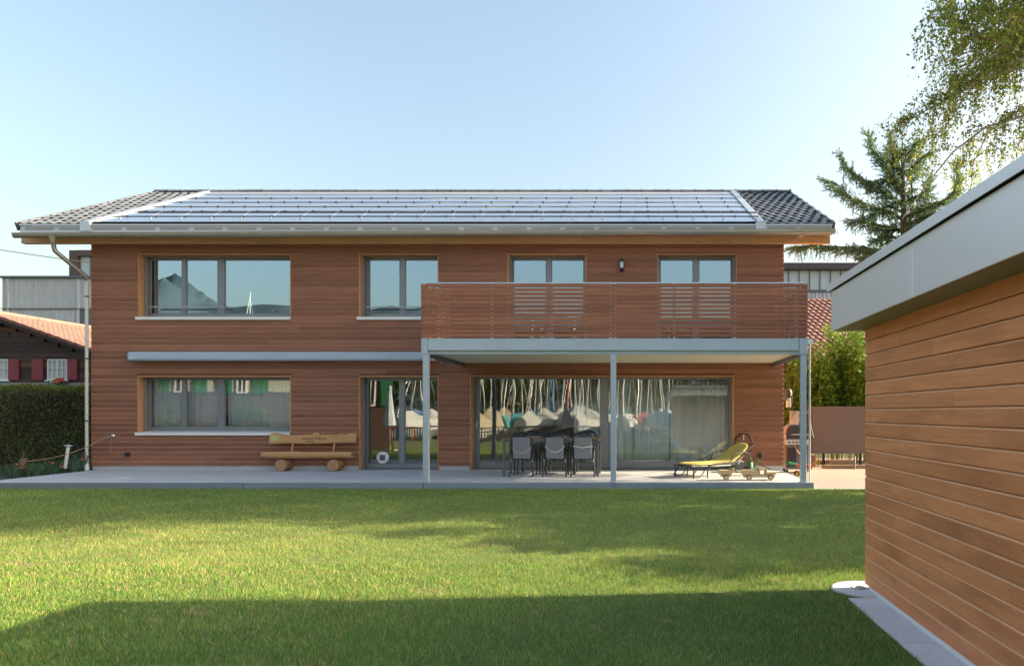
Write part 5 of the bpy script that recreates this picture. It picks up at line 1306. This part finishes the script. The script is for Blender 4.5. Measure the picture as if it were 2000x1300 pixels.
    base = np.array([.13, .23, .14])[None] * rng.uniform(.5, 1.6, (len(pos), 1)); mid = (pos[:, 0:1] > X_(1735, SY)) & (rng.random((len(pos), 1)) < .3); base = np.where(mid, np.array([.13, .17, .04]) * rng.uniform(.7, 1.3, (len(pos), 1)), base)
    arr_mesh('crown', V, F, m_needle, t, np.repeat(base, 4, 0)); print('spruce needles', len(pos))
spruce()

# ------------------------------------------------------------------ world mirrored in the panes (behind and beside the camera)
GM = 34.86
def mir(px, py, Y):      # picture point seen in the pane -> true point at depth Y
    Yv = GM - Y; return Vector(((px - 1240) * Yv / FPX, Y, CAM_Z - (py - 806) * Yv / FPX))
# picket fence just behind the camera
pk = thing('picket_fence', 'grey weathered picket fence mirrored in the terrace glass', 'fence', (-4, -.5, 0))
m_picket = wood('weathered_picket', (.20, .18, .16), (.32, .29, .26), 'z', rand=.15)
pm = MB().prism([(-.032, 0), (.032, 0), (.032, .70), (0, .78), (-.032, .70)], 'y', -.012, .012).build('picket', m_picket, None).data
bpy.data.objects.remove(bpy.data.objects['picket'])
x = -9.6
while x < 1.6:
    o = bpy.data.objects.new('picket', pm); link(o, pk); o.location = Vector((x, -.52, rnd.uniform(-.02, .02))) - pk.location; x += .14
for zz in (.2, .56): MB().box(-9.7, 1.65, -.505, -.47, zz, zz + .06).build('rail', m_picket, pk)
# boats on the hard behind the fence
m_mast = plain('mast_alu', (.62, .62, .60), .4, .3); m_hull = plain('white_gelcoat', (.70, .70, .68), .3, var=.05)
def boat(px, Y, L, col, label, mast=10.5, h=1.0, tent=.9, rot=0.0, mastcol=None, lean=0.0):
    c = mir(px, 800, Y); t = thing('sailing_boat', label, 'boat', (0, 0, 0), 'boats laid up beyond the fence'); h *= .55; mast = mast if px == 494 else min(mast * .62, 7.4)
    m_cov = plain('cover_%d' % px, [k * .72 for k in col], .75, var=.18, scale=3, bmp=.4, bscale=6)
    # hull stations along local y
    v = []; st_ = [(-.5, .62, .35), (-.25, .95, .1), (.05, 1.0, 0), (.32, .7, .1), (.5, .05, .35)]; bm_ = L * .31
    for y, w, k in st_:
        b2 = bm_ / 2 * w
        v += [(-b2, y * L, h + .55), (-b2 * .85, y * L, h + .15), (0, y * L, h - .35 + k), (b2 * .85, y * L, h + .15), (b2, y * L, h + .55)]
    f = [(i * 5 + k, i * 5 + k + 1, i * 5 + k + 6, i * 5 + k + 5) for i in range(4) for k in range(4)] + [(0, 1, 2, 3, 4), (24, 23, 22, 21, 20)]
    MB().add(v, f).build('hull', m_hull, t, smooth=True)
    v = []; n = 9
    for i in range(n):
        y = -.52 + 1.06 * i / (n - 1); w = bm_ / 2 * (1.06 - .75 * max(0, (y - .1) / .45) ** 1.5); top_ = tent * (.75 + .3 * math.sin(i * 2.1 + px)) * (1 - .5 * max(0, y))
        v += [(-w, y * L, h + .38 + .05 * math.sin(i * 3)), (-w * .8, y * L, h + .62 + .3 * top_), (-.03, y * L, h + .6 + top_), (.03, y * L, h + .6 + top_), (w * .8, y * L, h + .62 + .3 * top_), (w, y * L, h + .38)]
    MB().add(v, [(i * 6 + k, i * 6 + k + 1, i * 6 + k + 7, i * 6 + k + 6) for i in range(n - 1) for k in range(5)] + [(0, 1, 2, 3, 4, 5), tuple(6 * (n - 1) + k for k in (5, 4, 3, 2, 1, 0))]).build('cover', m_cov, t)
    mm = m_mast if not mastcol else plain('mast_%d' % px, mastcol, .5)
    MB().tube([(lean * .1, .08 * L, h + .5), (lean, .08 * L, h + mast)], [.052, .035], 8).build('mast', mm, t, smooth=True)
    for s in (-1, 1):
        MB().tube([(lean * .6, .08 * L, h + mast * .62), (s * bm_ * .3 + lean * .6, .08 * L, h + mast * .6)], .02, 5).build('spreader', mm, t)
        MB().tube([(lean, .08 * L, h + mast * .97), (s * bm_ * .3 + lean * .6, .08 * L, h + mast * .6), (s * bm_ * .48, .05 * L, h + .6)], .007, 4).build('shroud', mm, t)
    MB().tube([(lean, .08 * L, h + mast * .97), (0, .5 * L, h + .6)], .014, 4).build('forestay', mm, t)
    for y in (-.25, .2): MB().box(-bm_ * .3, bm_ * .3, y * L - .08, y * L + .08, 0, h - .1).build('cradle', m_steel_d, t)
    t.location = (c.x, Y, -.1); t.rotation_euler = (0, 0, rot)
bl = [(960, -5.5, 6.0, (.50, .42, .30), 'boat under a tall beige cover mirrored left in the sliding door', 9.5, .9, 1.0, .2, None, .3), (1010, -8, 5.5, (.10, .42, .44), 'boat under a teal cover mirrored in the sliding door', 10, .8, .7, .1, None, -.25),
      (1034, -9.5, 5.6, (.22, .50, .68), 'boat under a light blue cover mirrored in the sliding door', 11.5, .9, .8, -.1, None, .2), (1062, -8.5, 6.2, (.62, .62, .58), 'boat under a white tent cover mirrored above the middle chair', 11, .9, .9, .3, None, .1),
      (1084, -12, 6, (.10, .25, .55), 'boat under a dark blue cover mirrored above the middle chair', 10.5, .9, .8, 0, (.1, .25, .5), -.2), (1106, -9, 6, (.70, .66, .58), 'boat under a cream cover with red mast mirrored in the sliding door', 10, .9, .8, -.2, (.5, .08, .08), .15),
      (1128, -8.0, 6.4, (.42, .46, .48), 'boat under a large grey cover mirrored above the right chair', 11, 1.0, 1.1, .1, None, -.1), (1156, -7.5, 6.0, (.55, .54, .50), 'boat under a pale grey tent mirrored near the middle bar', 10, .9, .8, .25, None, .1),
      (1222, -8.5, 5.6, (.66, .66, .66), 'boat under a plain white sheet mirrored right of the middle post', 9.5, .8, .6, 0, None, -.15), (1252, -11, 6, (.45, .10, .10), 'boat under a red cover mirrored right of the middle post', 11, .9, .6, .1, None, .05),
      (1300, -6.5, 5.8, (.50, .60, .68), 'boat under a pale blue sheet mirrored beside the garage reflection', 10, .9, .8, -.15, None, .1), (836, -7, 6.2, (.72, .72, .72), 'boat under a bright white sheet mirrored behind the left balcony post', 10, .9, .9, .2, None, -.4),
      (806, -10, 6, (.20, .30, .55), 'boat under a navy cover mirrored in the right leaf of the terrace door', 10, .9, .8, 0, None, .5), (494, -12, 6.5, (.60, .58, .52), 'boat whose white mast shows in the upper left window', 9.3, 1.0, .8, 0, None, .1)]
for px, Y, L, col, lab, mast, h, tent, rot, mc, lean in bl: boat(px, Y, L, col, lab, mast, h, tent, rot, mc, lean)
# extra bare masts on the second row are boats too
for i, (px, Y, hh) in enumerate(((945, -16, 11), (985, -18, 12), (1022, -20, 11), (1047, -17, 10.5), (1073, -21, 12), (1095, -18, 11), (1117, -20, 12), (1140, -17, 11), (1168, -19, 11.5), (1207, -16, 10), (1262, -18, 11), (1290, -15, 10))):
    boat(px, Y, 6, (.45 + .03 * (i % 5), .47, .5 + .02 * (i % 4)), 'boat number %s from the left in the far mirrored row' % ('first second third fourth fifth sixth seventh eighth ninth tenth eleventh twelfth'.split()[i]), hh, .9, .6, rnd.uniform(-.3, .3), None, rnd.uniform(-.3, .3))
# trees beyond the boats
names = ['far left end', 'left', 'left of centre', 'just left of the house axis', 'centre', 'just right of the centre', 'right of centre', 'right', 'far right', 'far right end']
for i in range(10):
    x = -40 + i * 7.0
    bushy('shore_tree', (x + rnd.uniform(-1, 1), -38 + rnd.uniform(-4, 4), 0), rnd.uniform(9.5, 12), 4.6, 3.5, 1.0, 5200, .42, 'broad shore tree mirrored in the panes, %s of the row' % names[i], col=(.045, .075, .016) if i % 3 else (.09, .11, .022), seed=20 + i, trunk_r=.25, group='shore trees beyond the boats', n_cl=64)
# neighbour house at the left, out of the picture, mirrored in the left panes
nh = thing('neighbour_house', 'brown neighbour house with green shutters mirrored in the terrace door', 'house', (mir(766, 800, 6.4).x, 6.4, 0))
m_nb = wood('neighbour_boards', (.07, .035, .03), (.10, .05, .04), 'x', rand=.05); m_cream = plain('cream_render', (.42, .40, .34), .8)
m_gsh = plain('green_shutter', (.018, .15, .06), .5)
nx1 = mir(766, 800, 6.4).x; NY = 6.4
MB().box(nx1 - 12, nx1, -3, NY, 0, 2.35).build('lower_wall', m_nb, nh); MB().box(nx1 - 12, nx1 - 3.0, -3, NY + .02, 2.36, 4.3).build('upper_wall', m_cream, nh); MB().box(nx1 - 2.99, nx1, -3, NY, 2.36, 4.3).build('upper_wall', m_nb, nh)
MB().prism([(-3.6, 4.3), (NY + .5, 4.3), (1.6, 5.6)], 'x', nx1 - 12.4, nx1 + .4).build('roof', m_chalet, nh)
def nwin(px0, px1, py0, py1, shut):
    a, b_ = mir(px0, py0, NY), mir(px1, py1, NY)
    w_ = MB()
    for q in holes_grid(a.x, b_.x, b_.z, a.z, [(a.x + .06, (a.x + b_.x) / 2 - .03, b_.z + .06, a.z - .06), ((a.x + b_.x) / 2 + .03, b_.x - .06, b_.z + .06, a.z - .06)]): w_.box(q[0], q[1], NY + .03, NY + .08, q[2], q[3])
    f_ = w_.build('window', m_white, nh); MB().box(a.x + .05, b_.x - .05, NY + .04, NY + .05, b_.z + .05, a.z - .05).build('pane', m_dark, f_)
    for s in shut:
        x = b_.x + .15 if s > 0 else a.x - .65
        sh = MB().box(x, x + .5, NY + .03, NY + .07, b_.z - .02, a.z + .05).build('shutter', m_gsh, nh); zz = b_.z + .05
        while zz < a.z - .03: MB().cbox((x + .25, NY + .075, zz), (.42, .012, .05), (R(25), 0, 0)).build('louvre', m_gsh, sh); zz += .085
nwin(716, 736, 726, 792, (1,)); nwin(500, 520, 720, 770, (1, -1)); nwin(405, 425, 720, 770, (1, -1))
nh.rotation_euler = (0, 0, R(-22))
pr = thing('closed_parasol', 'closed pale grey parasol mirrored in the terrace door', 'parasol', (0, 0, 0)); q = mir(761, 800, 7.2)
m_par = plain('parasol_cloth', (.55, .60, .66), .8, var=.15, scale=9)
prof = [(.03, 1.0), (.26, 1.05), (.16, 1.6), (.11, 2.2), (.07, 2.5), (.1, 2.56), (.05, 2.66)]
MB().lathe(prof, (q.x, 7.2, 0), 9).build('cloth', m_par, pr); MB().tube([(q.x, 7.2, 0), (q.x, 7.2, 2.7)], .025, 8).build('pole', m_alu, pr); MB().box(q.x - .25, q.x + .25, 6.95, 7.45, 0, .08).build('base', m_concrete, pr)
cols = [(.6, .03, .04), (.02, .3, .1), (.02, .12, .5), (.75, .5, .02)]
cm = [plain('bright_paint_%d' % i, c, .4) for i, c in enumerate(cols)]
for i, (px, lab) in enumerate(((772, 'rainbow painted garden chair mirrored left of the door bar'), (806, 'rainbow painted garden bench mirrored right of the door bar'))):
    q = mir(px, 880, 8.0); cc = thing('painted_chair', lab, 'chair', (0, 0, 0), 'painted seats mirrored in the terrace door'); w = .5 if i == 0 else 1.0
    for k in range(int(w / .1)):
        x = q.x - w / 2 + k * .1; MB().box(x, x + .06, 7.5, 7.53, .45, .95).build('back_slat', cm[k % 4], cc); MB().box(x, x + .08, 7.54, 7.95, .42, .45).build('seat_slat', cm[(k + 2) % 4], cc)
    for x in (q.x - w / 2, q.x + w / 2 - .06):
        for Y in (7.5, 7.9): MB().box(x, x + .05, Y, Y + .05, 0, .419).build('leg', cm[int(Y * 10) % 4], cc)
    MB().box(q.x - w / 2, q.x + w / 2, 7.495, 7.535, .951, 1.0).build('top_rail', cm[0], cc)
bushy('garden_shrub', (mir(312, 800, 11.2).x, 11.2, 0), 2.1, .7, .6, .2, 5000, .10, 'yellow green shrub mirrored at the left of the ground floor window', col=(.30, .34, .07), seed=41, trunk_r=.04, n_cl=30)
bushy('garden_shrub', (mir(470, 800, 10.6).x, 10.6, 0), 2.0, .95, .6, .15, 7000, .10, 'wider yellow green shrub mirrored in the wide ground floor pane', col=(.30, .34, .07), seed=42, trunk_r=.04, n_cl=34)

# ------------------------------------------------------------------ grass blades (uncountable: one object)
def grass():
    def zone(y0, y1, dens_fn, wfn, xlo, xhi):
        out = []
        ys = np.arange(y0, y1, .25)
        for ya in ys:
            yb = min(ya + .25, y1); a, b_ = xlo(ya), xhi(ya); n = int(dens_fn(ya) * (b_ - a) * (yb - ya))
            if n > 0: out.append(np.column_stack([rng.uniform(a, b_, n), rng.uniform(ya, yb, n)]))
        return np.vstack(out)
    d0 = 12500.0
    pts = zone(3.3, 13.94, lambda y: max(2600, d0 * (4.0 / max(y, 4.0)) ** 1.5), None, lambda y: -1.0 * y - .4, lambda y: .40 * y + .7 if y > 5 else 1.9)
    pts = np.vstack([pts, zone(3.0, 13.94, lambda y: 1500, None, lambda y: -1.45 * y - 1.5, lambda y: -1.0 * y - .4)])
    x, y = pts[:, 0], pts[:, 1]
    keep = ~((x > 1.765) & (y < 5.72)) & ~((x > GX) & (y < GYF)) & ~((((x - 2.02) / .30) ** 2 + ((y - 5.985) / .28) ** 2) < 1) & ~((x > 3.64) & (y > 13.9))
    pts = pts[keep]; x, y = pts[:, 0], pts[:, 1]; n = len(pts)
    def nz(sx, sy, p): return np.sin(x * sx + p) * np.sin(y * sy + p * 1.7) + .5 * np.sin(x * sx * 2.3 - y * sy * 1.1 + p * 3) + .35 * np.sin(x * sx * 4.7 + y * sy * 5.1 + p)
    patch = nz(1.3, 1.7, 1.0) * .35 + nz(3.1, 2.7, 4.0) * .2
    stripe = np.sin(y * 2 * np.pi / .46 + .25 * np.sin(x * .7))            # mower passes run along the house
    bare = nz(2.1, 3.3, 2.2) + .5 * nz(5.2, 6.1, .4)
    h = (.030 + .012 * rng.random(n) + .016 * np.clip(patch, -1, 1)) * rng.uniform(.5, 1.35, n); h *= np.where(bare > 1.75, .4, 1.0)
    tall = rng.random(n) < .012; h = np.where(tall, h * 1.8, h)
    dist = np.hypot(x, y); w = np.clip(.0012 + .00028 * dist, .0024, .0050) * rng.uniform(.7, 1.3, n)
    a = rng.uniform(0, 2 * np.pi, n); lean = rng.uniform(.15, .95, n) * h; la = a + rng.normal(0, .6, n) + np.pi / 2
    ux, uy = np.cos(a) * w / 2, np.sin(a) * w / 2; lx, ly = np.cos(la) * lean + .25 * h * np.sign(stripe), np.sin(la) * lean
    z0 = .012 * np.sin(x * .9 + y * .4) * np.sin(y * 1.1) * (y < 12.5) * ~((x > 1.2) & (y < 7)) - .004
    base = np.array([.165, .34, .060])[None] * rng.uniform(.55, 1.5, (n, 1)) * (1 + .3 * np.clip(patch, -.8, .8))[:, None]; k = rng.random((n, 1))
    lit_dry_zone = np.exp(-((x + 5.5) / 4.5) ** 2 - ((y - 8.2) / 2.3) ** 2)  # sunlit stretch of lawn painted yellower, on top of some dry grass
    dry_lit = np.clip(.10 + .12 * patch + .16 * stripe * lit_dry_zone + .18 * lit_dry_zone + .45 * (bare > 1.5), .02, .8)[:, None]
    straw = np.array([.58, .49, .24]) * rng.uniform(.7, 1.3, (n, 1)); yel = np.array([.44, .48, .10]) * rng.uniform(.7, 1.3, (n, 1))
    col = np.where(k < dry_lit, straw, np.where(k < dry_lit + .14 + .16 * lit_dry_zone[:, None], yel, base))
    far = y > 7.0; ne = (~far)
    def c3(a_, b_, c_, m_): return np.column_stack([a_[m_], b_[m_], c_[m_]])
    Vn = np.stack([c3(x - ux, y - uy, z0, ne), c3(x + ux, y + uy, z0, ne), c3(x - ux * .8 + lx * .35, y - uy * .8 + ly * .35, z0 + h * .62, ne), c3(x + ux * .8 + lx * .35, y + uy * .8 + ly * .35, z0 + h * .62, ne), c3(x + lx, y + ly, z0 + h, ne)], 1)
    Vf = np.stack([c3(x - ux, y - uy, z0, far), c3(x + ux, y + uy, z0, far), c3(x + lx, y + ly, z0 + h, far)], 1)
    i = (np.arange(len(Vn)) * 5)[:, None]; i2 = (np.arange(len(Vf)) * 3)[:, None] + 5 * len(Vn)
    F = np.vstack([i + np.array([[0, 1, 3]]), i + np.array([[0, 3, 2]]), i + np.array([[2, 3, 4]]), i2 + np.array([[0, 1, 2]])])
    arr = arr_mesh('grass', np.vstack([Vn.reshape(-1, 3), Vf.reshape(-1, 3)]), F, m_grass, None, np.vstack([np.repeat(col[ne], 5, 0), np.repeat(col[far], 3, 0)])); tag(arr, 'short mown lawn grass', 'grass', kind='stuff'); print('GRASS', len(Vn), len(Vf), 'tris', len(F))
grass()
